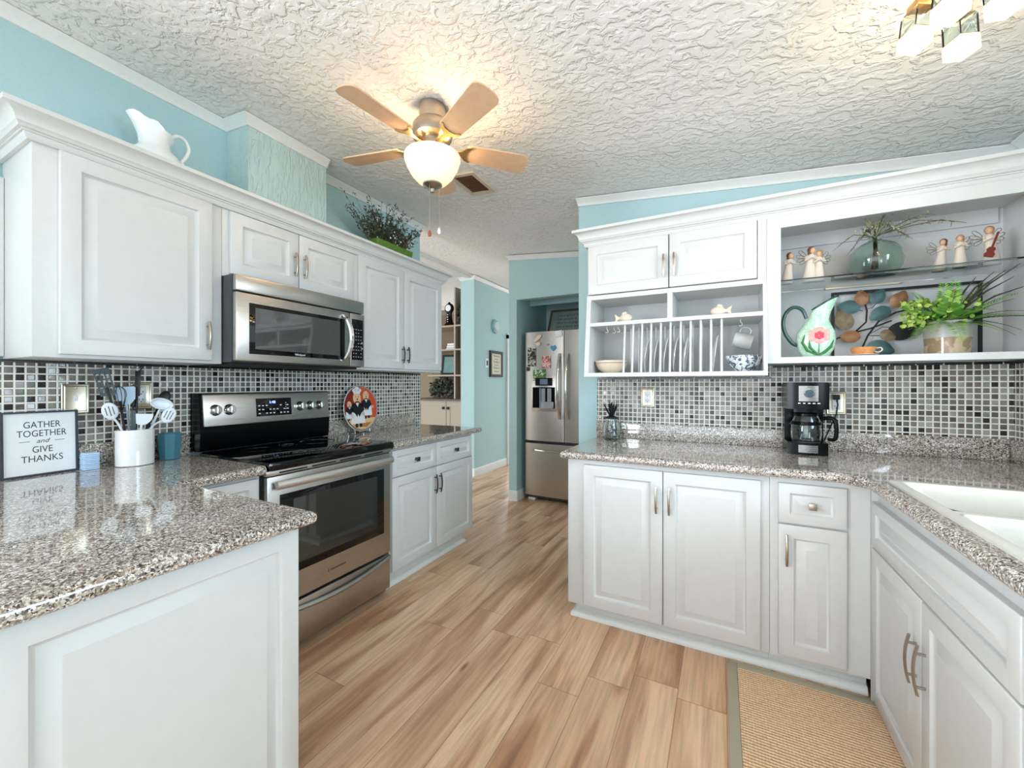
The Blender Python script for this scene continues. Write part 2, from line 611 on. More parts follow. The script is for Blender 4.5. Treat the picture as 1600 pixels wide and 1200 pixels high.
def m_steel(name, col=(186, 182, 176), rough=0.26, scale=(3, 3, 220), vary=.5):
    m, nt, p = new_mat(name)
    tc = N(nt, 'ShaderNodeTexCoord')
    mp = N(nt, 'ShaderNodeMapping')
    mp.inputs['Scale'].default_value = scale
    L(nt, tc.outputs['Object'], mp.inputs[0])
    n1 = N(nt, 'ShaderNodeTexNoise')
    n1.inputs['Scale'].default_value = 2
    n1.inputs['Detail'].default_value = 4
    L(nt, mp.outputs[0], n1.inputs['Vector'])
    p.inputs['Base Color'].default_value = srgb(col)
    p.inputs['Metallic'].default_value = 1.0
    L(nt, ramp(nt, n1.outputs['Fac'], [(0.3, (rough * .8,) * 3 + (1,)), (0.7, (rough * 1.25,) * 3 + (1,))]), p.inputs['Roughness'])
    return m


def m_wood(name, c0, c1, scale=(1, 1, 1), rough=0.4):
    m, nt, p = new_mat(name)
    tc = N(nt, 'ShaderNodeTexCoord')
    mp = N(nt, 'ShaderNodeMapping')
    mp.inputs['Scale'].default_value = scale
    L(nt, tc.outputs['Object'], mp.inputs[0])
    n1 = N(nt, 'ShaderNodeTexNoise')
    n1.inputs['Scale'].default_value = 6
    n1.inputs['Detail'].default_value = 5
    n1.inputs['Distortion'].default_value = 0.6
    L(nt, mp.outputs[0], n1.inputs['Vector'])
    L(nt, ramp(nt, n1.outputs['Fac'], [(0.3, srgb(c0)), (0.7, srgb(c1))]), p.inputs['Base Color'])
    p.inputs['Roughness'].default_value = rough
    return m


def m_rug():
    m, nt, p = new_mat('woven_sisal')
    tc = N(nt, 'ShaderNodeTexCoord')
    w1 = N(nt, 'ShaderNodeTexWave', wave_type='BANDS', bands_direction='Y')
    w1.inputs['Scale'].default_value = 24
    w1.inputs['Distortion'].default_value = 1.4
    w1.inputs['Detail'].default_value = 2
    w1.inputs['Detail Scale'].default_value = 4
    L(nt, tc.outputs['Object'], w1.inputs['Vector'])
    w2 = N(nt, 'ShaderNodeTexWave', wave_type='BANDS', bands_direction='X')
    w2.inputs['Scale'].default_value = 30
    w2.inputs['Distortion'].default_value = 2.5
    L(nt, tc.outputs['Object'], w2.inputs['Vector'])
    ns = N(nt, 'ShaderNodeTexNoise')
    ns.inputs['Scale'].default_value = 90
    L(nt, tc.outputs['Object'], ns.inputs['Vector'])
    s = math_n(nt, 'ADD', math_n(nt, 'MULTIPLY', w1.outputs['Fac'], 0.6), math_n(nt, 'MULTIPLY', w2.outputs['Fac'], 0.14))
    s = math_n(nt, 'ADD', s, math_n(nt, 'MULTIPLY', math_n(nt, 'SUBTRACT', ns.outputs['Fac'], 0.5), 0.6))
    L(nt, ramp(nt, s, [(0.1, srgb(204, 162, 124)), (0.45, srgb(240, 206, 168)), (0.8, srgb(248, 226, 194))]), p.inputs['Base Color'])
    p.inputs['Roughness'].default_value = 0.9
    b = N(nt, 'ShaderNodeBump')
    b.inputs['Distance'].default_value = 0.006
    L(nt, s, b.inputs['Height'])
    L(nt, b.outputs[0], p.inputs['Normal'])
    return m


def m_spot(name, base, spots, scale, thr=0.5, rough=0.15):
    m, nt, p = new_mat(name)
    tc = N(nt, 'ShaderNodeTexCoord')
    ns = N(nt, 'ShaderNodeTexNoise')
    ns.inputs['Scale'].default_value = scale
    ns.inputs['Detail'].default_value = 3
    ns.inputs['Distortion'].default_value = 1.5
    L(nt, tc.outputs['Object'], ns.inputs['Vector'])
    L(nt, ramp(nt, ns.outputs['Fac'], [(thr - 0.03, srgb(base)), (thr + 0.02, srgb(spots))]), p.inputs['Base Color'])
    p.inputs['Roughness'].default_value = rough
    return m


def m_leaf(name, c0, c1):
    m, nt, p = new_mat(name)
    g = N(nt, 'ShaderNodeNewGeometry')
    L(nt, ramp(nt, g.outputs['Random Per Island'], [(0.0, srgb(c0)), (1.0, srgb(c1))]), p.inputs['Base Color'])
    p.inputs['Roughness'].default_value = 0.5
    return m


CEIL = m_ceiling()
AQROUGH = m_wall_rough()
TILEX, TILEY = m_tile(0), m_tile(1)
GRANITE = m_granite()
FLOORM = m_floor()
STEEL = m_steel('brushed_steel', (186, 182, 176), 0.33)
STEELV = simple('brushed_steel_upright', (192, 186, 178), 0.3, metal=1.0, vary=.02, bscale=3)
STEELD = simple('dark_grey_enamel', (62, 66, 70), 0.4)
RUG = m_rug()
BLADE = m_wood('pale_maple_blade', (206, 168, 134), (214, 178, 144), (4, 4, 1), 0.35)
DARKWOOD = m_wood('dark_wood', (52, 36, 24), (84, 60, 40), (2, 20, 2))
TILEBLK = simple('black_pencil_tile', (22, 22, 24), 0.12, coat=0.5)

# ------------------------------------------------------------------ room shell
def cz(x):
    return 2.79 - 0.092 * (x + 3.1) if x > -3.1 else 2.79 + 0.092 * (x + 3.1)


struct(MB().box(-6.6, 2.4, -3.6, 9.2, -0.1, 0.0), 'floor', FLOORM)
struct(MB().prism([(-3.1, 2.79), (1.34, cz(1.34)), (1.34, cz(1.34) + .12), (-3.1, 2.91)], -9.2, 3.6, 0,
                  Matrix(((1, 0, 0, 0), (0, 0, -1, 0), (0, 1, 0, 0), (0, 0, 0, 1)))), 'ceiling', CEIL)
struct(MB().prism([(-6.6, cz(-6.6)), (-3.1, 2.79), (-3.1, 2.91), (-6.6, cz(-6.6) + .12)], -9.2, 3.6, 0,
                  Matrix(((1, 0, 0, 0), (0, 0, -1, 0), (0, 1, 0, 0), (0, 0, 0, 1)))), 'ceiling_2', CEIL)
struct(MB().box(-2.56, -2.44, -0.62, 2.89, 0, 2.728), 'wall_left', AQUA)
struct(MB().box(-2.4399, -2.24, 1.27, 1.75, 2.135, 2.71), 'wall_chase', [AQROUGH])


def slope_wall(name, x0, x1, y0, y1, m=AQUA, z0=0.0):
    xs = [x0] + ([-3.1] if x0 < -3.1 < x1 else []) + [x1]
    poly = [(x0, z0), (x1, z0)] + [(x, cz(x) - .001) for x in reversed(xs)]
    return struct(MB().prism(poly, -y1, -y0, 0, Matrix(((1, 0, 0, 0), (0, 0, -1, 0), (0, 1, 0, 0), (0, 0, 0, 1)))), name, m)


slope_wall('wall_back', -0.895, 1.34, 2.76, 2.88)
# right wall with the window over the sink
wr = MB()
wr.box(1.22, 1.34, 1.90, 2.7599, 0, 2.392).box(1.22, 1.34, -3.6, 0.45, 0, 2.392)
wr.box(1.22, 1.34, 0.45, 1.90, 0, 1.12).box(1.22, 1.34, 0.45, 1.90, 2.15, 2.392)
struct(wr, 'wall_right', AQUA)
wf = MB()
for a, b in ((0.45, 0.50), (1.85, 1.90), (1.15, 1.20)): wf.box(1.245, 1.31, a, b, 1.12, 2.15)
wf.box(1.245, 1.31, 0.45, 1.90, 1.12, 1.17).box(1.245, 1.31, 0.45, 1.90, 2.10, 2.15)
struct(wf, 'window_1', TRIM)
# wall around the refrigerator alcove
fw = MB()
fw.box(-2.08, -1.985, 3.95, 4.80, 0, 2.66)
fw.box(-1.985, -1.00, 3.95, 4.05, 2.20, 2.60)
fw.box(-1.00, 1.34, 3.95, 4.80, 0, 2.36)
fw.box(-1.985, -1.00, 4.80, 4.90, 0, 2.66)
fw.box(-1.985, -1.00, 4.0501, 4.80, 2.40, 2.46)
fw.box(-1.985, -1.00, 4.30, 4.34, 2.19, 2.255)
struct(fw, 'wall_fridge', AQUA)
slope_wall('wall_fridge_upper', -2.08, 1.34, 3.951, 4.049, AQUA, 2.205)
struct(MB().box(-3.25, -3.03, 4.72, 5.70, 0, 2.776).box(-3.25, -3.03, 6.45, 9.2, 0, 2.776).box(-3.25, -3.03, 5.70, 6.45, 2.06, 2.776), 'wall_hall', AQUA)
struct(MB().box(-6.6, -3.2501, 5.15, 5.27, 0, 2.5), 'wall_living', TAN)
struct(MB().box(-3.03, -2.08, 8.9, 9.0, 0, 2.72), 'wall_hall_end', AQUA)
# bright room past the hall doorway
struct(MB().box(-6.2, -3.2501, 8.3, 8.4, 0, 0.85).box(-6.2, -5.0, 8.3, 8.4, .85, 2.0).box(-3.5, -3.2501, 8.3, 8.4, .85, 2.0).box(-6.2, -3.2501, 8.3, 8.4, 2.0, 2.5), 'wall_far', TRIM)
w2 = MB().box(-5.0, -3.5, 8.34, 8.36, .85, 2.0)
struct(w2, 'window_2', simple('bright_daylight_pane', (255, 255, 255), 0.4, emit=(245, 250, 255), estr=5.0))
dm = MB()
dm.box(-3.05, -3.0, 5.66, 5.74, 0, 2.06).box(-3.05, -3.0, 6.41, 6.49, 0, 2.06).box(-3.05, -3.0, 5.66, 6.49, 2.0, 2.08)
struct(dm, 'door_1', TRIM)

TP = [(0, 0), (.040, 0), (.040, -.006), (.030, -.014), (.016, -.030), (.010, -.040), (.010, -.048), (0, -.048)]


def trim_poly(name, pts, outs, prof=TP, m=TRIM):
    """crown strip through 3-D points; outs = outward horizontal vector (already mitred) per point"""
    rings = []
    for p, o in zip(pts, outs):
        rings.append([Vector((p[0] + o[0] * a, p[1] + o[1] * a, p[2] + b - .002)) for a, b in prof])
    return struct(MB().loft(rings), name, m)


zl, zc2 = cz(-2.44) - .004, cz(-2.24) - .005
trim_poly('trim_1', [(-2.44, -.62, zl), (-2.44, 1.27, zl), (-2.24, 1.27, zc2), (-2.24, 1.75, zc2)], [(1, 0), (1, -1), (1, -1), (1, 0)])
trim_poly('trim_2', [(-2.44, 1.75, zl), (-2.44, 2.89, zl), (-2.56, 2.89, zl)], [(1, 0), (1, 1), (0, 1)])
trim_poly('trim_3', [(-.895, 2.76, cz(-.895) - .004), (1.22, 2.76, cz(1.22) - .004)], [(-.3, -1), (0, -1)])
trim_poly('trim_4', [(-2.08, 3.95, cz(-2.08) - .004), (1.0, 3.95, cz(1.0) - .004)], [(-1, -1), (0, -1)])
trim_poly('trim_5', [(1.22, 2.70, cz(1.22) - .004), (1.22, -2, cz(1.22) - .004)], [(-1, 0), (-1, 0)])
trim_poly('trim_6', [(-3.25, 4.72, 2.774), (-3.03, 4.72, 2.774), (-3.03, 9.0, 2.774)], [(-1, -1), (1, -1), (1, 0)])
trim_poly('trim_7', [(-6.6, 5.15, 2.49), (-3.25, 5.15, 2.49)], [(0, -1), (0, -1)])
# ridge moulding along the peak of the ceiling
struct(MB().box(-3.16, -3.04, -3.6, 4.70, 2.765, 2.795).box(-3.13, -3.07, -3.6, 4.70, 2.745, 2.77), 'trim_8', TRIM)
# narrow white filler board left of the wall cabinets
struct(MB().box(-2.439, -2.405, 0.38, 0.4765, 1.385, 2.06, b=.003), 'trim_9', TRIM)

BP = [(0, 0), (.016, 0), (.016, .085), (.012, .1), (.006, .11), (0, .11)]


def baseboard(name, path):
    return struct(MB().sweep(path, BP), name, TRIM)


baseboard('baseboard_hall', [(-3.25, 4.72), (-3.03, 4.72), (-3.03, 5.655)])
baseboard('baseboard_fridge', [(-2.08, 3.95), (-1.985, 3.95), (-1.985, 4.12)])
baseboard('baseboard_left', [(-2.44, 2.89), (-2.56, 2.89)])

# ------------------------------------------------------------------ mosaic backsplashes
t = MB().box(-2.4399, -2.433, -.45, 2.889, 0.925, 1.372)
o = solo(t, 'tile_backsplash', TILEY, 'grey and brown glass mosaic backsplash behind the stove', 'backsplash')
pn = MB()
k = 0
y = -.45
while y < 2.88:
    pn.box(-2.4399, -2.431, y + .003, min(y + .099, 2.889), 1.364, 1.3745)
    y += .102
q = pn.build('pencil_tile_border', TILEBLK, o)
q['label'] = 'black pencil tile border'
t = MB().box(-.76, .225, 2.753, 2.7599, 0.92, 1.322).box(.225, 1.2199, 2.753, 2.7599, 0.92, 1.386)
o = solo(t, 'tile_backsplash', TILEX, 'grey glass mosaic backsplash behind the coffee maker', 'backsplash')
pn = MB()
x = -.76
while x < .22:
    pn.box(x + .003, x + .099, 2.751, 2.7599, 1.309, 1.3215)
    x += .102
q = pn.build('pencil_tile_border', TILEBLK, o)
q['label'] = 'black pencil tile border'
pn = MB()
x = .262
while x < 1.2:
    pn.box(x + .003, min(x + .099, 1.212), 2.751, 2.7599, 1.374, 1.386)
    x += .102
q = pn.build('pencil_tile_border', TILEBLK, o)
q['label'] = 'black pencil tile border'
t = MB().box(1.213, 1.2199, 1.95, 2.7525, 0.92, 1.386)
o = solo(t, 'tile_backsplash', TILEY, 'dark brown mosaic backsplash on the sink side wall at the corner', 'backsplash')
pn = MB()
y = 1.95
while y < 2.74:
    pn.box(1.211, 1.2199, y + .003, min(y + .099, 2.752), 1.374, 1.386)
    y += .102
q = pn.build('pencil_tile_border', TILEBLK, o)
q['label'] = 'black pencil tile border'

# rug in front of the sink
r = thing('area_rug', 'tan woven sisal rug with grey border in front of the sink cabinet', 'rug', (.27, 1.2, 0))
r0 = MB().box(.065, .55, .34, 2.075, 0.001, .010)
r0.build('woven_field', RUG, r)
rb = MB()
rb.box(.025, .064, .30, 2.115, .001, .011, b=.003).box(.0641, .552, 2.0751, 2.115, .001, .011, b=.003).box(.0641, .552, .30, .3399, .001, .011, b=.003)
q = rb.build('border', simple('grey_green_rug_binding', (176, 170, 150), 0.9, bump=.002, bscale=200), r)
q['label'] = 'grey cotton binding'

# ------------------------------------------------------------------ cabinet parts
def ring(w, h, ins, z):
    return [Vector((ins, ins, z)), Vector((w - ins, ins, z)), Vector((w - ins, h - ins, z)), Vector((ins, h - ins, z))]


def raised(mb, M, w, h, t=.02, fr=.055, mat=0, slope=.03):
    """raised-panel door: back at local z=-t, face at z=0"""
    fr = min(fr, w * .24, h * .24)
    slope = min(slope, (min(w, h) - 2 * fr) * .32)
    prof = [(0, -t), (0, -.004), (.0015, -.0012), (.004, 0), (fr, 0), (fr + .002, -.004), (fr + .006, -.0105), (fr + .011, -.0125),
            (fr + .010 + slope, -.0025), (fr + .012 + slope, -.001), (fr + .014 + slope, -.001)]
    return mb.loft([ring(w, h, i, z) for i, z in prof], mat, M)


def pull(M, ln=.135, reach=.028, mat=NICKEL, parent=None, name='handle'):
    """arched bar pull, vertical along local y, centred on the origin"""
    mb = MB()
    rings = []
    n = 12
    for i in range(n + 1):
        f = i / n
        yy = (f - .5) * ln
        zz = reach - .010 * (2 * f - 1) ** 2
        hw = .0052 - .0008 * (2 * f - 1) ** 2
        rings.append([Vector((-hw, yy, zz - .003)), Vector((hw, yy, zz - .003)), Vector((hw, yy, zz + .002)), Vector((hw * .5, yy, zz + .0035)), Vector((-hw * .5, yy, zz + .0035)), Vector((-hw, yy, zz + .002))])
    mb.loft(rings, 0, M)
    for s in (-1, 1):
        mb.tube([(0, s * ln * .33, -.0005), (0, s * ln * .33, reach - .008)], .0042, 8, 0, M)
    return mb.build(name, mat, parent)


def knob(M, parent, mat=NICKEL):
    mb = MB()
    mb.lathe([(.011, -.0005), (.008, .004), (.006, .008), (.006, .016), (.01, .018)], 12, 0, M)
    mb.box(-.014, .014, -.014, .014, .018, .026, 0, M, b=.002)
    return mb.build('knob', mat, parent)


def door(parent, M, w, h, name='door', handle=None, hmat=NICKEL, hl=.135):
    mb = MB()
    raised(mb, M, w, h)
    d = mb.build(name, WHITE, parent)
    if handle == 'knob':
        knob(M @ Matrix.Translation((w / 2, h / 2, -.001)), d, hmat)
    elif handle:
        pull(M @ Matrix.Translation((handle[0], handle[1], 0)), hl, mat=hmat, parent=d)
    return d


DNICK = simple('dark_pewter', (92, 84, 76), 0.3, metal=1.0)

# ---- left wall: base cabinet right of the range (faces +X, doors at X = -1.80)
c = thing('base_cabinet', 'white two-drawer two-door base cabinet to the right of the stove', 'cabinet', (-2.1, 2.33, 0))
b = MB().box(-2.43, -1.8205, 1.868, 2.795, .105, .879)
b.box(-2.40, -1.87, 1.868, 2.73, 0.0, .105)
b.build('body', WHITE, c)
b = MB().sweep([(-1.87, 1.868), (-1.87, 2.73), (-2.3, 2.73)], [(0, .001), (.022, .001), (.022, .012), (.014, .024), (.004, .03), (0, .03)])
b.build('toe_moulding', TRIM, c)
door(c, FX(-1.80, 1.878, .70), .435, .165, 'drawer', 'knob', DNICK)
door(c, FX(-1.80, 2.318, .70), .452, .165, 'drawer', 'knob', DNICK)
door(c, FX(-1.80, 1.878, .115), .435, .578, 'door', (.413, .46), DNICK)
door(c, FX(-1.80, 2.318, .115), .462, .578, 'door', (.024, .46), DNICK)

# small base cabinet between the peninsula and the range
c = thing('base_cabinet', 'narrow white base cabinet tucked left of the stove behind the peninsula', 'cabinet', (-2.1, .92, 0))
MB().box(-2.43, -1.8205, .748, 1.078, .0, .879).build('body', WHITE, c)
door(c, FX(-1.80, .755, .70), .31, .165, 'drawer')
door(c, FX(-1.80, .755, .115), .31, .578, 'door')

# peninsula cabinet, panelled side facing the room
c = thing('peninsula_cabinet', 'white raised-panel peninsula cabinet in the left foreground', 'cabinet', (-1.6, .2, 0))
MB().box(-2.43, -1.0805, -.42, .744, .0, .879, b=.002).build('body', WHITE, c)
b = MB()
raised(b, FX(-1.06, .186, .10), .554, .778, fr=.05, slope=.028)
b.build('side_panel', WHITE, c)
b = MB()
raised(b, FX(-1.06, -.40, .10), .580, .778, fr=.05, slope=.028)
b.build('side_panel', WHITE, c)

# ---- right side: base cabinets facing -Y, doors at Y = 2.09
c = thing('base_cabinet', 'white two-door base cabinet under the plate rack', 'cabinet', (-.27, 2.42, 0))
b = MB().box(-.745, .1895, 2.1105, 2.745, .09, .879, b=.002)
b.box(-.715, .1895, 2.165, 2.745, 0, .0905)
b.build('body', WHITE, c)
QP = [(0, .001), (.026, .001), (.026, .016), (.018, .03), (.006, .036), (0, .036)]
MB().sweep([(-.715, 2.70), (-.715, 2.165), (.19, 2.165)][::-1], [(-a, z) for a, z in QP]).build('toe_moulding', TRIM, c)
door(c, FYm(-.654, 2.09, .10), .399, .752, 'door', (.372, .615))
door(c, FYm(-.251, 2.09, .10), .406, .752, 'door', (.028, .615))
c = thing('base_cabinet', 'narrow white base cabinet with one drawer and one door in the corner', 'cabinet', (.36, 2.42, 0))
b = MB().box(.1905, .5345, 2.1105, 2.745, .09, .879)
b.box(.1905, .5345, 2.165, 2.745, 0, .0905)
b.build('body', WHITE, c)
MB().sweep([(.5345, 2.165), (.1905, 2.165)], [(-a, z) for a, z in QP]).build('toe_moulding', TRIM, c)
door(c, FYm(.221, 2.09, .682), .236, .170, 'drawer', 'knob')
door(c, FYm(.221, 2.09, .108), .236, .566, 'door', (.028, .46))

# sink cabinet, faces -X, doors at X = .535
c = thing('sink_cabinet', 'white sink base cabinet with false drawer front and two doors', 'cabinet', (.88, 1.66, 0))
MB().box(.5555, 1.21, 1.19, 2.10, .0, .70).box(.5555, .58, 1.19, 2.1103, .70, .879).box(.5352, .5553, 2.1002, 2.1103, .0125, .879).build('body', WHITE, c)
b = MB()
raised(b, FXm(.535, 2.10, .634), .905, .178)
b.build('false_drawer_front', WHITE, c)
door(c, FXm(.535, 2.10, .025), .449, .602, 'door', (.42, .405), hl=.15)
door(c, FXm(.535, 1.648, .025), .453, .602, 'door', (.03, .405), hl=.15)
c = thing('base_cabinet', 'white one-door base cabinet at the right edge nearest the camera', 'cabinet', (.88, .8, 0))
MB().box(.5555, 1.21, .40, 1.10, .0, .879).box(.5555, 1.21, 1.10, 1.187, .0, .70).box(.5555, .56, 1.10, 1.187, .70, .879).build('body', WHITE, c)
door(c, FXm(.535, 1.185, .115), .38, .75, 'door')
door(c, FXm(.535, .80, .115), .38, .75, 'door')

# ------------------------------------------------------------------ countertops
EDGE = [(0, .8795), (.006, .8795), (.014, .883), (.020, .891), (.0215, .900), (.020, .909), (.014, .916), (.006, .920), (0, .920)]


def counter(name, slabs, path, ups, label):
    mb = MB()
    for x0, x1, y0, y1 in slabs: mb.box(x0, x1, y0, y1, .8795, .920)
    mb.sweep(path, EDGE)
    if len(path) == 5: mb.prism([(.43, 2.0715), (.5115, 1.985), (.5115, 2.0715)], .8795, .920)
    o = solo(mb, name, GRANITE, label, 'countertop')
    u = MB()
    for x0, x1, y0, y1 in ups: u.box(x0, x1, y0, y1, .9202, 1.022, b=.003)
    u.build('upstand', GRANITE, o)
    return o


counter('countertop', [(-2.432, -1.0465, -.45, .7495), (-2.432, -1.7915, .7495, 1.081)],
        [(-1.0465, -.45), (-1.0465, .7495), (-1.7915, .7495), (-1.7915, 1.081)],
        [(-2.432, -2.412, -.45, 1.080)], 'speckled stone countertop on the peninsula, under the crock and sign')
counter('countertop', [(-2.432, -1.7865, 1.857, 2.8485)], [(-1.7865, 1.857), (-1.7865, 2.8485), (-2.432, 2.8485)],
        [(-2.432, -2.412, 1.857, 2.80)], 'short speckled stone countertop right of the stove')
counter('countertop', [(-.7485, 1.212, 2.0715, 2.752), (.5115, .555, .40, 2.0715), (1.06, 1.212, .40, 2.0715), (.555, 1.06, .40, 1.135), (.555, 1.06, 1.955, 2.0715)],
        [(-.7485, 2.752), (-.7485, 2.0715), (.43, 2.0715), (.5115, 1.985), (.5115, .40)],
        [(-.76, 1.19, 2.730, 2.7525), (1.190, 1.2125, 1.95, 2.7525)], 'long speckled stone countertop running from the jar to the sink')

# ------------------------------------------------------------------ wall cabinets, left wall
c = thing('wall_cabinet', 'large white single-door wall cabinet at the far left', 'cabinet', (-2.27, .78, 1.375))
b = MB().box(-2.4325, -2.1105, .477, 1.0745, 1.375, 2.13, b=.002)
b.build('body', WHITE, c)
door(c, FX(-2.09, .540, 1.388), .487, .728, 'door', (.465, .113), hl=.13)
c = thing('wall_cabinet', 'low white two-door wall cabinet over the microwave', 'cabinet', (-2.27, 1.46, 1.795))
MB().box(-2.4325, -2.1105, 1.0755, 1.8445, 1.797, 2.13).build('body', WHITE, c)
door(c, FX(-2.09, 1.105, 1.812), .351, .300, 'door', (.326, .125), hl=.13)
door(c, FX(-2.09, 1.461, 1.812), .376, .300, 'door', (.027, .125), hl=.13)
c = thing('wall_cabinet', 'tall white two-door wall cabinet right of the microwave', 'cabinet', (-2.27, 2.3, 1.375))
MB().box(-2.4325, -2.1105, 1.8455, 2.76, 1.375, 2.13).build('body', WHITE, c)
door(c, FX(-2.09, 1.880, 1.390), .421, .728, 'door', (.398, .105), DNICK, hl=.12)
door(c, FX(-2.09, 2.305, 1.390), .449, .728, 'door', (.026, .105), DNICK, hl=.12)

CP = [(0, 0), (.012, 0), (.019, .010), (.021, .020), (.027, .0205), (.027, .026), (.036, .028), (.039, .036), (.044, .040), (.046, .052), (.054, .066), (.068, .076), (.078, .078), (.078, .094), (.0, .094)]


def crown(path, z, label, flip=False):
    pr = [((-a if flip else a), z + h) for a, h in CP]
    return solo(MB().sweep(path, pr), 'crown_moulding', WHITE, label, 'moulding')


crown([(-2.432, .4765), (-2.110, .4765), (-2.110, 2.761), (-2.432, 2.761)], 2.118, 'white stepped crown moulding along the top of the left wall cabinets')
crown([(-.730, 2.755), (-.730, 2.4295), (1.19, 2.4295)], 2.118, 'white stepped crown moulding over the plate rack and open shelves')

# ------------------------------------------------------------------ plate-rack cabinet
c = thing('plate_rack_cabinet', 'white wall cabinet with two doors over an open plate rack', 'cabinet', (-.27, 2.58, 1.32))
b = MB()
Mx = Matrix(((0, 0, 1, 0), (1, 0, 0, 0), (0, 1, 0, 0), (0, 0, 0, 1)))   # (y,z) polygon extruded along x
side = [(2.752, 1.3235), (2.368, 1.3235), (2.4325, 1.815), (2.4325, 2.13), (2.752, 2.13)]
b.prism(side, -.730, -.706, 0, Mx)
b.prism(side, .192, .2045, 0, Mx)
b.box(-.706, .192, 2.738, 2.752, 1.3235, 2.13)
b.box(-.706, .192, 2.4325, 2.738, 2.115, 2.13)
b.box(-.706, .192, 2.4325, 2.738, 1.795, 1.815)
b.box(-.7059, .1919, 2.45, 2.738, 1.3235, 1.345)
b.build('body', WHITE, c)
# sloping face frame, bottom rail and rails
f = MB()
tl = (2.4325 - 2.368) / (1.815 - 1.3235)
fy = lambda z: 2.368 + (z - 1.3235) * tl
for x0, x1 in ((-.7302, -.704), (.188, .2048)):
    f.prism([(fy(1.3235) - .018, 1.3235), (fy(1.3235), 1.3235), (fy(1.81), 1.81), (fy(1.81) - .018, 1.81)], x0, x1, 0, Mx)
f.prism([(fy(1.3235) - .02, 1.3230), (2.45, 1.3230), (2.45, 1.3455), (fy(1.3455) - .018, 1.3455)], -.7301, .2047, 0, Mx)
f.box(-.7301, .2047, 2.4130, 2.4324, 1.790, 1.816)
f.box(.166, .2047, 2.4130, 2.4324, 1.816, 2.118)
f.build('face_frame', WHITE, c)
s = MB().box(-.7055, .1915, 2.405, 2.738, 1.628, 1.648)
s.prism([(fy(1.627) - .014, 1.627), (2.406, 1.627), (2.406, 1.6485), (fy(1.6485) - .014, 1.6485)], -.7045, .1885, 0, Mx)
s.build('shelf', WHITE, c)
MB().box(-.266, -.240, 2.396, 2.738, 1.6484, 1.795).build('divider', WHITE, c)
r = MB().box(-.7055, .1915, 2.722, 2.738, 1.680, 1.795)
r.build('hanging_rail', WHITE, c)
door(c, FYm(-.724, 2.41, 1.822), .461, .296, 'door', (.437, .12), hl=.13)
door(c, FYm(-.258, 2.41, 1.822), .421, .296, 'door', (.025, .12), hl=.13)
DX = [-.502, -.454, -.404, -.354, -.302, -.251, -.198, -.148, -.098, -.048, .002]
d0 = None
for row in (0, 1):
    for x in DX:
        y0, y1 = (2.374, 2.418) if row == 0 else (2.60, 2.60)
        MB().tube([(x, y0, 1.345), (x, y1, 1.628)], .0062, 8).build('dowel', WHITE, c)
for x, y in ((-.62, 2.46), (-.585, 2.50), (-.55, 2.46), (.093, 2.50)):
    h = MB()
    h.tube([(x, y, 1.6285), (x, y, 1.612)] + [(x + .008 * sin(a) - 0.0, y, 1.602 + .010 * cos(a)) for a in [i * pi / 6 for i in range(0, 9)]], .0018, 6)
    h.build('cup_hook', PLASTW, c)

# ------------------------------------------------------------------ open shelf cabinet
c = thing('open_shelf_cabinet', 'white open wall cabinet with one glass shelf above the coffee maker', 'cabinet', (.7, 2.58, 1.385))
b = MB()
b.box(.2055, 1.2115, 2.738, 2.7515, 1.388, 2.13)
b.box(.2055, .225, 2.4305, 2.738, 1.388, 2.13)
b.box(1.172, 1.2115, 2.4305, 2.738, 1.388, 2.13)
b.box(.2055, 1.2115, 2.4305, 2.738, 2.105, 2.13)
b.box(.2055, 1.2115, 2.4305, 2.738, 1.388, 1.410)
b.build('body', WHITE, c)
f = MB()
f.box(.2056, .265, 2.41, 2.4304, 1.3835, 2.118)
f.box(.265, 1.2115, 2.41, 2.4304, 1.3835, 1.413)
f.box(.265, 1.2115, 2.41, 2.4304, 2.060, 2.118)
f.box(1.185, 1.2115, 2.41, 2.4304, 1.413, 2.060)
f.build('face_frame', WHITE, c)
MB().box(.226, 1.171, 2.445, 2.730, 1.797, 1.8045).build('glass_shelf', GLASS, c)
r = MB().box(.226, 1.150, 2.722, 2.738, 2.035, 2.105)
r.build('hanging_rail', WHITE, c)
r = MB().box(.50, .80, 2.71, 2.737, 1.788, 1.7965)
r.build('vase_reflection_bar', NICKEL, c)  # reflection of the vase base under the glass, built as a metal bar

# ------------------------------------------------------------------ range
STEELH = m_steel('brushed_steel_handle', (214, 210, 204), 0.42)
c = thing('kitchen_range', 'stainless steel electric range with black glass cooktop', 'stove', (-2.1, 1.468, 0))
Y0, Y1 = 1.0885, 1.8485
b = MB().box(-2.425, -1.835, Y0, Y1, .035, .890)
for yy in (Y0 + .06, Y1 - .06):
    for xx in (-2.36, -1.93): b.lathe([(.02, .0005), (.02, .036)], 10, 0, None, (xx, yy, 0))
b.build('body', STEELD, c)
b = MB()
b.box(-2.35, -1.757, Y0 - .001, Y1 + .001, .8905, .934, b=.014)
b.build('cooktop', BGLASS, c)
# burner rings (fine grey print)
bg = MB()
for (x, y, r) in ((-1.95, 1.29, .105), (-1.95, 1.64, .085), (-2.18, 1.29, .075), (-2.18, 1.64, .10), (-2.2, 1.465, .05)):
    bg.lathe([(r, .9341), (r, .9344), (r - .002, .9344), (r - .002, .9341)], 40, 0, None, (x, y, 0), cap0=False, cap1=False)
q = bg.build('burner_ring_print', simple('dark_grey_print', (30, 30, 32), .2), c)
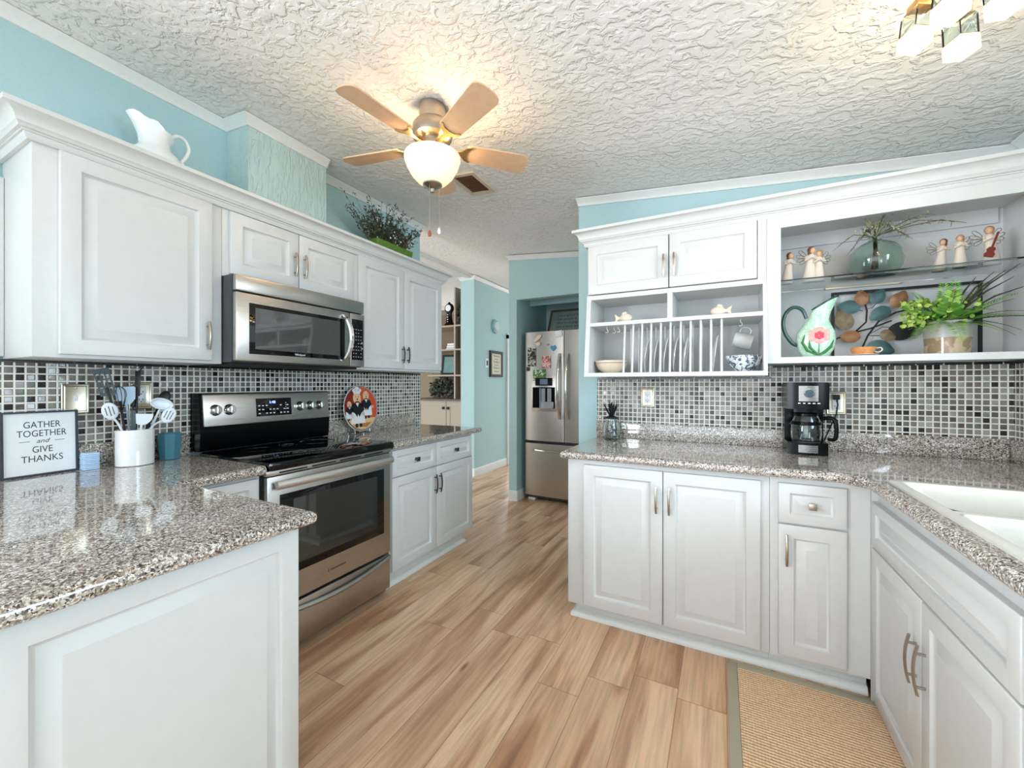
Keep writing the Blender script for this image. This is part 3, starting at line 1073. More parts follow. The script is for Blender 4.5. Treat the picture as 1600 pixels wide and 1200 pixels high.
# back guard: black riser and tilted control panel
b = MB()
PR = [(-2.43, .9345), (-2.345, .9345), (-2.338, .96), (-2.335, 1.055), (-2.352, 1.232), (-2.43, 1.232)]
My = Matrix(((1, 0, 0, 0), (0, 0, 1, 0), (0, 1, 0, 0), (0, 0, 0, 1)))
b.prism([(x, z) for x, z in PR], Y0 + .002, Y1 - .002, 0, My)
b.build('back_guard', BLACKP, c)
th = math.atan2(.017, .177)
CPM = frame((-2.3335, 0, 1.055), (0, 1, 0), (-sin(th), 0, cos(th)), (cos(th), 0, sin(th)))
b = MB()
b.box(Y0 + .012, Y1 - .012, .004, .172, -.004, .014, 0, CPM, b=.006)
cp = b.build('control_panel', STEEL, c)
b = MB()
b.box(1.362, 1.572, .040, .142, .0142, .0162, 0, CPM, b=.0008)
dp = b.build('control_display', BGLASS, cp)
b = MB()
b.text('1:48', .022, CPM @ Matrix.Translation((1.455, .118, .0168)), 0)
b.build('clock_digits', simple('blue_lit_digits', (150, 170, 255), .4, emit=(120, 140, 255), estr=2.5), dp)
b = MB()
for r_, yy in enumerate((.1, .078, .056)):
    for k in range(9):
        if (k + r_) % 4 == 3 or (r_ == 0 and 2 < k < 6): continue
        b.box(1.374 + k * .021, 1.374 + k * .021 + .011, yy - .003, yy + .003, .0163, .0167, 0, CPM)
for k in range(4): b.box(1.535, 1.54, .11 - k * .012, .114 - k * .012, .0163, .0167, 0, CPM)
b.build('key_legends', PLASTW, dp)
for k, yy in enumerate((1.155, 1.222, 1.63, 1.70, 1.765)):
    M = CPM @ Matrix.Translation((yy, .088, .0142))
    b = MB().lathe([(.029, -.0005), (.029, .004), (.026, .006), (.0235, .010), (.022, .026), (.018, .030), (.0, .030)], 20, 0, M, cap1=False)
    b.box(-.004, .004, -.021, .021, .0295, .034, 0, M, b=.0015)
    b.build('knob', CHROME, cp)
# front: vent strip, door, drawer
b = MB()
b.box(-1.8345, -1.788, Y0 + .002, Y1 - .002, .866, .8895, b=.002)
b.build('front_trim', STEEL, c)
b = MB()
for k in range(4):
    y0 = 1.15 + k * .165
    b.box(-1.7885, -1.7868, y0, y0 + .14, .873, .880)
b.build('vent_slots', BLACKM, c)
b = MB()
b.box(-1.8345, -1.785, Y0 + .004, Y1 - .004, .262, .863, b=.006)
d = b.build('oven_door', STEEL, c)
b = MB().box(-1.786, -1.7825, 1.150, 1.790, .392, .775, b=.0015)
w = b.build('window_frame', BGLASS, d)
b = MB().box(-1.7826, -1.7815, 1.215, 1.738, .432, .742)
b.build('window_glass', simple('smoked_oven_glass', (38, 40, 38), .04, coat=1.0), w)
b = MB()
hp = []
n = 16
rings = []
for i in range(n + 1):
    f = i / n
    y = Y0 + .025 + f * (Y1 - Y0 - .05)
    x = -1.748 + .010 * (1 - (2 * f - 1) ** 2)
    rings.append([Vector((x + .013 * cos(a), y, .828 + .019 * sin(a))) for a in [2 * pi * k / 10 for k in range(10)]])
b.loft(rings)
for y in (Y0 + .05, Y1 - .05): b.box(-1.786, -1.747, y - .012, y + .012, .816, .840, b=.003)
b.build('door_handle', STEELH, d)
b = MB().box(-1.7846, -1.7838, 1.405, 1.411, .318, .334).box(-1.7846, -1.7838, 1.42, 1.515, .322, .329)
b.build('badge', simple('dull_badge', (120, 116, 110), .4, metal=1.0), d)
b = MB()
b.box(-1.8345, -1.787, Y0 + .004, Y1 - .004, .045, .248, b=.006)
d = b.build('drawer', STEEL, c)
b = MB()
rings = []
for i in range(n + 1):
    f = i / n
    y = Y0 + .012 + f * (Y1 - Y0 - .024)
    z = .240 - .036 * (1 - (2 * f - 1) ** 2)
    x = -1.7835 + .016 * (1 - (2 * f - 1) ** 2)
    rings.append([Vector((x - .006, y, z - .012)), Vector((x + .006, y, z - .012)), Vector((x + .010, y, z - .002)), Vector((x + .004, y, z + .009)), Vector((x - .006, y, z + .009))])
b.loft(rings)
b.build('drawer_pull', STEEL, d)

# ------------------------------------------------------------------ microwave
c = thing('microwave_oven', 'stainless over-the-range microwave between the wall cabinets', 'microwave', (-2.2, 1.46, 1.38))
M0, M1 = 1.0785, 1.8415
MB().box(-2.4325, -2.032, M0, M1, 1.384, 1.7955).build('body', STEELD, c)
b = MB().box(-2.432, -2.06, M0 + .01, M1 - .01, 1.374, 1.3838)
b.build('underside_panel', BLACKM, c)
MB().box(-2.0318, -2.0, M0, M1 - .002, 1.718, 1.7945, b=.008).build('vent_grille', STEEL, c)
b = MB().box(-2.0318, -2.0, M0, 1.726, 1.388, 1.713, b=.008)
d = b.build('door', STEEL, c)
b = MB().box(-2.0012, -1.9985, 1.138, 1.690, 1.424, 1.668, b=.001)
w = b.build('window_frame', BGLASS, d)
MB().box(-1.9987, -1.9975, 1.166, 1.655, 1.448, 1.648).build('window_glass', simple('smoked_microwave_glass', (62, 64, 62), .05, coat=1.0), w)
b = MB().text('Whirlpool', .014, FX(-1.9974, 1.40, 1.435), 0, depth=.0004)
b.build('lettering', PLASTW, w)
b = MB()
rings = []
for i in range(13):
    f = i / 12
    z = 1.418 + f * .275
    o2 = .040 * (1 - (2 * f - 1) ** 2) ** .6 if 0 < f < 1 else 0
    x = -1.9985 + o2 * .9
    y = 1.668 + .030 * (1 - (2 * f - 1) ** 2)
    rings.append([Vector((x - .004, y, z)), Vector((x + .009, y + .004, z)), Vector((x + .011, y + .020, z)), Vector((x - .002, y + .022, z))])
b.loft(rings)
b.build('door_handle', CHROME, d)
b = MB().box(-2.0318, -2.0, 1.729, M1 - .001, 1.388, 1.713, b=.005)
k = b.build('control_panel', STEEL, c)
b = MB().box(-2.0012, -1.9985, 1.742, 1.828, 1.428, 1.678, b=.001)
kp = b.build('keypad', BGLASS, k)
b = MB()
for r_ in range(9):
    for q in range(4):
        if (r_ * 7 + q * 3) % 9 == 4: continue
        b.box(-1.9985, -1.9979, 1.750 + q * .019, 1.758 + q * .019, 1.444 + r_ * .021, 1.450 + r_ * .021)
for z in (1.535, 1.50): b.ball((-1.998, 1.818, z), (.001, .007, .006))
b.build('key_legends', simple('keypad_grey_print', (150, 152, 152), .5), kp)

# ------------------------------------------------------------------ refrigerator
c = thing('refrigerator', 'stainless french-door refrigerator with ice dispenser in the blue alcove', 'refrigerator', (-1.48, 4.4, 0))
F0, F1, FS = -1.935, -1.025, -1.478
b = MB().box(F0 + .004, F1 - .004, 4.118, 4.78, .03, 1.835)
b.box(F0 + .03, F1 - .03, 4.085, 4.12, .0305, .062)
b.build('body', STEELD, c)
b = MB()
for x in (F0 + .03, F1 - .11): b.box(x, x + .08, 4.075, 4.16, .0, .029, b=.004)
b.build('foot', PLASTW, c)


def fdoor(x0, x1, z0, z1, nm):
    """door with a gently bowed front"""
    mb = MB()
    poly = [(x0, 4.115), (x0, 4.062), (x0 + .008, 4.054)]
    for i in range(1, 8):
        f = i / 8
        poly.append((x0 + .008 + f * (x1 - x0 - .016), 4.054 - .010 * (1 - (2 * f - 1) ** 2)))
    poly += [(x1 - .008, 4.054), (x1, 4.062), (x1, 4.115)]
    mb.prism(poly, z0, z1)
    return mb.build(nm, STEELV, c)


fl = fdoor(F0, FS - .003, .662, 1.848, 'left_door')
fr_ = fdoor(FS + .003, F1, .662, 1.848, 'right_door')
fz = fdoor(F0, F1, .062, .632, 'freezer_drawer')


def vhandle(x, par):
    mb = MB()
    rings = []
    for i in range(15):
        f = i / 14
        z = .905 + f * .70
        y = 4.052 - .082 * math.sin(pi * f) ** .6 - .002
        x2 = x
        rings.append([Vector((x2 + .017 * cos(a), y + .011 * sin(a), z)) for a in [2 * pi * k / 8 for k in range(8)]])
    mb.loft(rings)
    mb.build('door_handle', CHROME, par)


vhandle(FS - .045, fl)
vhandle(FS + .045, fr_)
b = MB()
rings = []
for i in range(15):
    f = i / 14
    x = F0 + .105 + f * .70
    y = 4.046 - .05 * math.sin(pi * f) ** .5
    rings.append([Vector((x, y + .009 * cos(a), .560 + .012 * sin(a))) for a in [2 * pi * k / 8 for k in range(8)]])
b.loft(rings)
b.build('drawer_handle', CHROME, fz)
# dispenser in the left door
b = MB()
b.box(-1.845, -1.560, 4.036, 4.046, .985, 1.37, b=.003)
dsp = b.build('dispenser', STEELV, fl)
MB().box(-1.80, -1.600, 4.0335, 4.0362, 1.262, 1.345).build('dispenser_screen', BGLASS, dsp)
MB().box(-1.745, -1.655, 4.0325, 4.0336, 1.275, 1.335).build('screen_glow', simple('blue_grey_display', (110, 126, 150), .3), dsp)
b = MB().box(-1.832, -1.572, 4.0335, 4.0362, 1.02, 1.245)
b.build('dispenser_recess', BLACKP, dsp)
b = MB().box(-1.745, -1.732, 4.020, 4.0336, 1.02, 1.235).box(-1.725, -1.680, 4.022, 4.0336, 1.09, 1.232).box(-1.655, -1.610, 4.022, 4.0336, 1.09, 1.232).box(-1.725, -1.58, 4.010, 4.0336, 1.015, 1.09, b=.004)
b.build('dispenser_paddle', simple('grey_clear_plastic', (150, 158, 168), .15), dsp)

# ------------------------------------------------------------------ wall plates
def plate(name, M, label, cat, kind):
    c = thing(name, label, cat, tuple(M.to_translation()))
    b = MB()
    b.loft([ring(.084, .124, i, z) for i, z in ((0, 0), (0, .006), (.003, .008), (.008, .006), (.011, .009), (.014, .008))], 0, M @ Matrix.Translation((-.042, -.062, 0)))
    b.build('cover_plate', PLATEM, c)
    b = MB()
    if kind == 'switch':
        b.box(-.006, .006, -.012, .012, .008, .010, 0, M)
        b.box(-.004, .004, -.002, .010, .010, .020, 0, M, b=.001)
        b.build('toggle', PLASTW, c)
    else:
        b.box(-.018, .018, -.036, .036, .008, .011, 0, M, b=.001)
        q = b.build('receptacle', PLASTW, c)
        b = MB()
        for s in (-1, 1):
            b.box(-.008, -.0055, s * .018 - .004, s * .018 + .004, .0111, .0116, 0, M).box(.0055, .008, s * .018 - .004, s * .018 + .004, .0111, .0116, 0, M)
            b.lathe([(.0028, .0111), (.0028, .0116)], 8, 0, M @ Matrix.Translation((0, s * .018 - .010, 0)))
        b.build('socket_slots', BLACKM, q)
    b = MB()
    for s in (-1, 1): b.lathe([(.004, .0082), (.003, .0105), (0.0005, .011)], 10, 0, M @ Matrix.Translation((0, s * .045, 0)))
    b.build('screw', NICKEL, c)
    return c


plate('switch_plate', FX(-2.4325, .672, 1.218), 'antique metal light switch plate on the mosaic above the framed sign', 'light switch', 'switch')
plate('outlet_plate', FX(-2.4325, .888, 1.225), 'antique metal outlet plate half hidden behind the crock utensils', 'outlet', 'outlet')
plate('outlet_plate', FYm(-.427, 2.7525, 1.193), 'small antique metal outlet plate under the plate rack', 'outlet', 'outlet')
plate('outlet_plate', FYm(.552, 2.7525, 1.178), 'antique metal outlet plate beside the coffee maker, plug in it', 'outlet', 'outlet')

# ------------------------------------------------------------------ framed sign on the peninsula
SM = frame((-2.388, .566, .9205), (-.07, 1, 0), (-.045, 0, 1)) 
c = thing('framed_sign', 'white sign in thin dark frame with words about giving thanks', 'sign', (-2.388, .572, .92))
b = MB()
for x0, x1, y0, y1 in ((-.105, .105, 0, .007), (-.105, .105, .245, .252), (-.105, -.098, .007, .245), (.098, .105, .007, .245)):
    b.box(x0, x1, y0, y1, -.007, .009, 0, SM)
b.build('frame', simple('dark_slate_frame', (44, 48, 62), .4), c)
b = MB().box(-.0978, .0978, .0072, .2448, -.005, .002, 0, SM)
pnl = b.build('panel', PAPER, c)
b = MB()
for s, y, sz, sq in (('GATHER', .198, .036, .74), ('TOGETHER', .164, .036, .74), ('GIVE', .101, .036, .76), ('THANKS', .065, .036, .82)):
    b.text(s, sz, SM @ Matrix.Translation((.004, y, .0022)), 0, .0002, squash=sq)
b.text('and', .024, SM @ Matrix.Translation((.004, .135, .0022)), 0, .0002, shear=.35)
b.box(-.058, -.030, .1335, .1352, .002, .0026, 0, SM).box(.038, .066, .1335, .1352, .002, .0026, 0, SM)
b.build('lettering', INK, pnl)

b = MB()
for k in range(9):
    b.box(-2.404, -2.342 + .002 * (k % 2), .672 + .001 * (k % 3), .722, .9205 + k * .0078, .9205 + k * .0078 + .007, b=.0028)
solo(b, 'napkin_stack', simple('pale_blue_paper', (190, 216, 244), .8), 'stack of pale blue paper napkins behind the framed sign', 'napkins')

# ------------------------------------------------------------------ crock and utensils
CX, CY = -2.325, .832
b = MB().lathe([(.06, 0), (.064, .003), (.065, .155), (.062, .158), (.059, .155), (.058, .012), (.0, .010)], 40, 0, None, (CX, CY, .9205), .92, 1.04, cap1=False)
solo(b, 'utensil_crock', CERAM, 'glossy white oval crock full of kitchen utensils', 'crock')
b = MB().lathe([(.036, 0), (.040, .002), (.048, .122), (.047, .123), (.0455, .122), (.038, .008), (.0, .006)], 8, 0, None, (-2.356, .972, .9205), cap1=False)
solo(b, 'drinking_tumbler', BLUEGL, 'teal blue faceted glass tumbler beside the white crock', 'glass', angle=20)


def utensil(name, foot, head, label, cat, hmat, kind, smat=None, r=.0045):
    """stick from foot (inside the crock) to head; head built in a frame facing the camera"""
    foot, head = Vector(foot), Vector(head)
    ax = (head - foot).normalized()
    n = Vector((-head.x, -head.y, .25)).normalized()
    u = ax.cross(n).normalized()
    n = u.cross(ax).normalized()
    M = frame(head, u, ax, n)
    t = thing(name, label, cat, tuple(foot), 'utensils in the crock')
    h = MB()
    if kind == 'spoon':
        for q in range(1): 
            h.ball((0, .0, 0), (.026, .036, .005), 0, M, 24, 14)
    elif kind == 'slotspoon':
        h.ball((0, .0, 0), (.026, .037, .006), 0, M, 28, 16)
        h.box(-.0135, -.0105, -.016, .018, -.0056, .0056, 1, M).box(-.002, .001, -.020, .022, -.0065, .0065, 1, M).box(.009, .012, -.016, .018, -.0058, .0058, 1, M)
    elif kind == 'scraper':
        h.prism([(-.012, -.045), (.012, -.045), (.030, -.020), (.034, .030), (.030, .036), (-.030, .036), (-.034, .030), (-.030, -.020)], -.003, .003, 0, M)
    elif kind == 'halfmoon':
        h.prism([(-.036, .018)] + [(.036 * -cos(a), .014 - .046 * sin(a)) for a in [i * pi / 16 for i in range(1, 16)]] + [(.036, .018)], -.003, .004, 0, M)
    elif kind == 'ladle':
        h.loft([[Vector((r_ * cos(a), .008 + r_ * .62 * sin(a), z)) for a in [2 * pi * k / 32 for k in range(32)]] for r_, z in ((.012, -.028), (.030, -.020), (.040, -.002), (.042, .008), (.039, .008), (.028, -.014), (.010, -.022))], 0, M)
    elif kind == 'turner':
        for x in (-.022, -.0075, .0075, .022): h.box(x - .003, x + .003, -.045, .045, -.0015, .0015, 0, M)
        h.box(-.026, .026, .040, .062, -.0015, .0015, 0, M).box(-.026, .026, -.056, -.042, -.0015, .0015, 0, M)
        for y in (-.015, .015): h.box(-.025, .025, y - .003, y + .003, -.0012, .0012, 0, M)
    elif kind == 'whisk':
        for k in range(5):
            a = k * pi / 5
            h.tube([(.004 * cos(a), -.06, .004 * sin(a))] + [(.024 * sin(f * pi) * cos(a), -.06 + .105 * math.sin(f * pi / 2), .024 * sin(f * pi) * sin(a)) for f in (.2, .4, .6, .8)] + [(0, .045, 0)], .0013, 5, 0, M)
    elif kind == 'tongs':
        h.box(-.010, .010, -.06, .055, -.003, .003, 0, M, b=.002)
        h.tube([(0, .05, 0), (.012, .066, 0), (.004, .080, 0), (-.010, .078, 0)], .003, 6, 0, M)
    elif kind == 'handle':
        h.box(-.009, .009, -.05, .05, -.005, .005, 0, M, b=.004)
    elif kind == 'darkspoon':
        h.ball((0, 0, 0), (.022, .034, .006), 0, M, 24, 14)
    h.build('head', [hmat, GREYSL], t)
    f_ = (1.078 - foot.z) / (head.z - foot.z)
    rim = foot.lerp(head, min(f_, .9))
    e_ = math.sqrt(((rim.x - CX) / .047) ** 2 + ((rim.y - CY) / .054) ** 2)
    if e_ > 1: rim = Vector((CX + (rim.x - CX) / e_, CY + (rim.y - CY) / e_, rim.z))
    s = MB().curve([foot, rim, head - ax * .02], r, 8)
    s.build('handle', smat or hmat, t)
    return t


GREYSL = simple('slot_shadow_grey', (70, 74, 80), .6)
NYL = simple('pale_nylon', (226, 232, 238), .3)
NYLB = simple('pale_blue_nylon', (186, 206, 226), .3)
DNYL = simple('black_nylon', (22, 24, 26), .4)
GNYL = simple('slate_nylon', (66, 78, 84), .4)
fz0 = .945
utensil('slotted_spoon', (-2.31, 0.797, fz0), (-2.30, .740, 1.165), 'white slotted spoon leaning left out of the crock', 'spoon', NYL, 'slotspoon')
utensil('slotted_turner', (-2.33, 0.817, fz0), (-2.335, .735, 1.285), 'tall black slotted turner at the left of the crock', 'spatula', GNYL, 'turner', DNYL)
utensil('whisk', (-2.325, 0.812, fz0), (-2.345, .785, 1.225), 'dark balloon whisk behind the white spoon in the crock', 'whisk', DNYL, 'whisk')
utensil('rubber_spatula', (-2.34, 0.827, fz0), (-2.35, .808, 1.232), 'pale blue flat spatula standing highest of the pale tools in the crock', 'spatula', NYLB, 'scraper')
utensil('scraper', (-2.30, 0.832, fz0), (-2.285, .842, 1.130), 'white half-moon scraper at the front of the crock', 'scraper', NYL, 'halfmoon')
utensil('kitchen_tongs', (-2.345, 0.837, fz0), (-2.36, .853, 1.285), 'black tongs with hooked tip upright at the back of the crock', 'tongs', DNYL, 'tongs')
utensil('spatula_handle', (-2.35, 0.832, fz0), (-2.375, .842, 1.225), 'plain black tool handle leaning beside the tongs in the crock', 'kitchen tool', DNYL, 'handle')
utensil('soup_ladle', (-2.315, 0.847, fz0), (-2.305, .918, 1.180), 'white ladle with round bowl at the right of the crock', 'ladle', NYL, 'ladle')
utensil('serving_spoon', (-2.295, 0.857, fz0), (-2.275, .935, 1.135), 'white slotted serving spoon below the ladle in the crock', 'spoon', NYL, 'slotspoon')
utensil('cooking_spoon', (-2.345, 0.857, fz0), (-2.365, .955, 1.215), 'black cooking spoon behind the white ladle in the crock', 'spoon', DNYL, 'darkspoon')
utensil('slotted_turner', (-2.30, 0.819, fz0), (-2.295, .815, 1.115), 'short slate grey turner low at the front left of the crock', 'spatula', GNYL, 'handle')

# ------------------------------------------------------------------ decorative plate on stand
c = thing('decorative_plate', 'round red plate painted with two waiters in white aprons', 'plate', (-2.35, 2.13, .935))
lean = .10
PM = frame((-2.352, 2.13, 1.102), (-.06, 1, 0), (-lean, 0, 1))
R0 = .168
PS = PM @ Matrix.Diagonal((.95, .95, 1, 1)) @ Matrix.Translation((.004, -.012, 0))
b = MB().lathe([(.07, -.012), (R0 - .01, -.004), (R0, .006), (R0 - .003, .009), (R0 - .012, .005), (.10, -.003), (.0, -.004)], 48, 0, PM, cap1=False)
b.build('dish', CERAM, c)
b = MB()


def disc(mb, cx, cy, rx, ry, z, mat=0, n=24, M=None, th=.0012):
    mb.prism([(cx + rx * cos(2 * pi * k / n), cy + ry * sin(2 * pi * k / n)) for k in range(n)], z - th, z, mat, M)


PC = [simple('brick_red_glaze', (206, 84, 52), .25), simple('dark_red_glaze', (140, 32, 24), .25), simple('sand_glaze', (226, 188, 136), .3), simple('white_glaze', (232, 230, 232), .25),
      simple('black_glaze', (24, 22, 26), .25), simple('skin_tone_glaze', (228, 186, 146), .3), simple('ochre_glaze', (180, 120, 66), .3)]
disc(b, 0, 0, .158, .158, .0066, 1, 48, PM)
b.prism([(.156 * cos(a), .156 * sin(a)) for a in [radians(-28 + i * 5) for i in range(27)]] + [(-.03, .06), (.04, -.07)], .0067, .0072, 0, PM)
b.prism([(.154 * cos(a), .154 * sin(a)) for a in [radians(205 + i * 6) for i in range(22)]], .0067, .0074, 2, PM)
b.prism([(-.10, -.122), (.04, -.142), (.09, -.108), (-.02, -.11)], .0073, .0078, 6, PM)
for (ox, oy, s, hat) in ((-.045, 0, 1.15, 1), (.048, .035, .92, 0), (-.125, -.005, .62, 0)):
    P = lambda pts: [(ox + x * s, oy + y * s) for x, y in pts]
    b.prism(P([(-.028, -.115), (-.008, -.115), (-.006, -.085), (-.028, -.085)]), .0078, .0084, 4, PS)
    b.prism(P([(.010, -.115), (.032, -.112), (.026, -.085), (.008, -.085)]), .0078, .0084, 4, PS)
    b.prism(P([(-.062, -.09), (.060, -.09), (.056, .0), (.036, .032), (-.036, .032), (-.058, .0)]), .0078, .0086, 3, PS)
    b.prism(P([(-.050, .036), (-.060, -.002), (-.026, -.022), (-.008, -.048), (0, -.026), (.012, -.048), (.030, -.020), (.060, .0), (.048, .036), (.018, .05), (0, .022), (-.018, .05)]), .0086, .0092, 4, PS)
    b.prism(P([(-.013, .045), (0, .02), (.013, .045)]), .0088, .0094, 3, PS)
    disc(b, ox, oy + .078 * s, .034 * s, .042 * s, .0092, 5, 20, PS)
    b.prism(P([(-.022, .052), (0, .060), (.022, .052), (.016, .044), (0, .052), (-.016, .044)]), .0093, .0098, 4, PS)
    disc(b, ox + .002, oy + .072 * s, .007 * s, .006 * s, .0097, 1, 10, PS)
    disc(b, ox - .012 * s, oy + .088 * s, .003 * s, .0035 * s, .0096, 4, 8, PS)
    disc(b, ox + .012 * s, oy + .088 * s, .003 * s, .0035 * s, .0096, 4, 8, PS)
    if hat:
        for hx, hy, hr in ((-.018, .13, .018), (.004, .138, .021), (.026, .130, .016)): disc(b, ox + hx * s, oy + hy * s, hr * s, hr * .8 * s, .0094, 3, 14, PS)
        b.prism(P([(-.03, .108), (.03, .108), (.028, .124), (-.028, .124)]), .0094, .0099, 3, PS)
b.text('Lili', .026, PM @ Matrix.Translation((.108, .005, .0078)), 3, .0003)
b.build('painted_scene', PC, c)
b = MB().lathe([(R0 - .0015, .0072), (R0 - .004, .0092), (R0 - .008, .0082)], 48, 0, PM, cap0=False, cap1=False)
b.build('rim_line', PC[4], c)
b = MB()
for y in (2.06, 2.20):
    b.tube([(-2.33, y, .924), (-2.338, y, .955)], .004, 6).tube([(-2.324, y, .924), (-2.404, y, .924)], .004, 6).tube([(-2.402, y, .926), (-2.385, y, 1.05)], .004, 6)
b.tube([(-2.40, 2.06, .925), (-2.40, 2.20, .925)], .004, 6)
solo(b, 'plate_stand', GLASS, 'clear plastic easel holding the red plate', 'stand')

# ------------------------------------------------------------------ pineapple jar
c = thing('glass_jar', 'clear glass jar with black pineapple-leaf lid at the counter end', 'jar', (-.64, 2.66, .9205))
b = MB().lathe([(.034, 0), (.044, .006), (.053, .045), (.050, .090), (.036, .122), (.038, .132), (.036, .134), (.033, .124), (.046, .090), (.049, .045), (.041, .010), (.0, .008)], 28, 0, None, (-.64, 2.66, .9205), cap1=False)
b.build('jar_body', GLASS, c)
b = MB()
for k in range(7):
    a = k * .9
    b.ball((-.64 + .022 * cos(a), 2.66 + .022 * sin(a), .945 + k * .011), (.010, .012, .013))
b.build('wrapped_sweets', simple('silver_foil', (190, 192, 190), .25, metal=.6), c)
b = MB().lathe([(.040, .1345), (.040, .142), (.022, .150), (.0, .151)], 24, 0, None, (-.64, 2.66, .9205), cap1=False)
l = b.build('lid', BLACKM, c)
b = MB()
for k in range(11):
    a = k * 2.4
    q = .012 + .0045 * k if k < 8 else .01
    ln = .085 if k < 8 else .10
    d = Vector((cos(a), sin(a), 0))
    s = Vector((-sin(a), cos(a), 0))
    base = Vector((-.64, 2.66, 1.0695))
    pts = [base + d * (q * .3), base + d * q + Vector((0, 0, ln * .5)), base + d * (q * 1.7) + Vector((0, 0, ln))]
    b.loft([[pts[0] - s * .006, pts[0] + d * .003, pts[0] + s * .006, pts[0] - d * .003], [pts[1] - s * .010, pts[1] + d * .004, pts[1] + s * .010, pts[1] - d * .003], [pts[2] - s * .001, pts[2] + d * .001, pts[2] + s * .001, pts[2] - d * .001]])
b.build('leaf_crown', BLACKM, l)

# ------------------------------------------------------------------ coffee maker
c = thing('coffee_maker', 'black drip coffee maker with glass carafe on the stone counter', 'coffee maker', (.39, 2.59, .9205))
z0 = .9205


def rrect(x0, x1, y0, y1, bow, n=8):
    """footprint with a bowed front (towards -Y)"""
    p = [(x0, y1), (x0, y0)]
    for i in range(1, n):
        f = i / n
        p.append((x0 + f * (x1 - x0), y0 - bow * (1 - (2 * f - 1) ** 2)))
    return p + [(x1, y0), (x1, y1)]


b = MB()
b.prism(rrect(.305, .475, 2.515, 2.712, .018), z0, z0 + .062)
b.prism(rrect(.305, .475, 2.63, 2.7125, .0), z0 + .0622, z0 + .24)
b.prism(rrect(.302, .478, 2.508, 2.714, .022), z0 + .232, z0 + .360)
b.prism(rrect(.306, .474, 2.512, 2.710, .020), z0 + .3602, z0 + .368)
b.prism(rrect(.335, .445, 2.535, 2.63, .012), z0 + .214, z0 + .2318)
b.build('body', BLACKP, c)
b = MB()
STEELC = m_steel('dark_brushed_steel', (130, 126, 122), 0.25)
for zz0, zz1 in ((.272, .350), (.012, .050)):
    arc = []
    for i in range(9):
        f = .27 + .46 * i / 8
        arc.append((.302 + f * .176, (2.508 if zz0 > .1 else 2.515) - (.022 if zz0 > .1 else .018) * (1 - (2 * f - 1) ** 2) - .0015))
    b.loft([[Vector((x, y, z0 + zz0)), Vector((x, y + .004, z0 + zz0)), Vector((x, y + .004, z0 + zz1)), Vector((x, y, z0 + zz1))] for x, y in arc])
b.build('steel_band', STEELC, c)
DM = FYm(.392, 2.4838, z0 + .313)
b = MB().lathe([(.023, 0), (.023, .006), (.018, .009), (.017, .006)], 28, 0, DM, cap0=True, cap1=False)
d = b.build('dial_ring', CHROME, c)
MB().lathe([(.0172, .003), (.0172, .0062), (.0, .0066)], 24, 0, DM, cap1=False).build('dial_face', simple('blue_grey_lcd', (52, 74, 92), .15), d)
for k in range(5):
    M = FYm(.352 + k * .020, 2.4858 + .0022 * abs(k - 2), z0 + .262)
    b = MB().ball((0, 0, 0), (.008, .0055, .005), 0, M)
    b.build('button', CHROME, c)
b = MB().lathe([(.050, .066), (.062, .070), (.066, .100), (.064, .160), (.050, .196), (.046, .206), (.044, .205), (.048, .194), (.061, .158), (.063, .100), (.059, .074), (.0, .070)], 36, 0, None, (.390, 2.558, z0), cap1=False)
ca = b.build('carafe', GLASS, c)
b = MB().lathe([(.052, .196), (.052, .208), (.030, .214), (.0, .214)], 30, 0, None, (.390, 2.558, z0), cap1=False)
b.lathe([(.0645, .150), (.0668, .152), (.0668, .166), (.0615, .168)], 36, 0, None, (.390, 2.558, z0), cap0=False, cap1=False)
b.build('carafe_lid', BLACKP, ca)
b = MB()
hp = [(.448, 2.535, z0 + .180), (.478, 2.520, z0 + .190), (.500, 2.508, z0 + .178), (.505, 2.505, z0 + .120), (.498, 2.509, z0 + .085), (.475, 2.522, z0 + .082)]
b.curve(hp, [.011, .012, .012, .011, .011, .010], 8, flat=.8)
b.build('carafe_handle', BLACKP, ca)
b = MB().lathe([(.060, .0624), (.060, .0655)], 30, 0, None, (.390, 2.558, z0))
b.build('hot_plate', STEELD, c)
b = MB().box(.535, .565, 2.722, 2.7415, 1.196, 1.222, b=.004)
b.tube([(.55, 2.718, 1.197), (.552, 2.712, 1.17), (.545, 2.705, 1.12), (.515, 2.70, 1.04), (.49, 2.705, .97), (.47, 2.705, .95)], .0035, 6)
b.build('power_cord', BLACKM, c)

# ------------------------------------------------------------------ sink
c = thing('kitchen_sink', 'white double-bowl drop-in sink set in the stone counter at right', 'sink', (.80, 1.55, .75))


def rr(x0, x1, y0, y1, r, z, n=5):
    out = []
    for cx, cy, a0 in ((x1 - r, y1 - r, 0), (x0 + r, y1 - r, 90), (x0 + r, y0 + r, 180), (x1 - r, y0 + r, 270)):
        for i in range(n + 1):
            a = radians(a0 + 90 * i / n)
            out.append(Vector((cx + r * cos(a), cy + r * sin(a), z)))
    return out


b = MB()
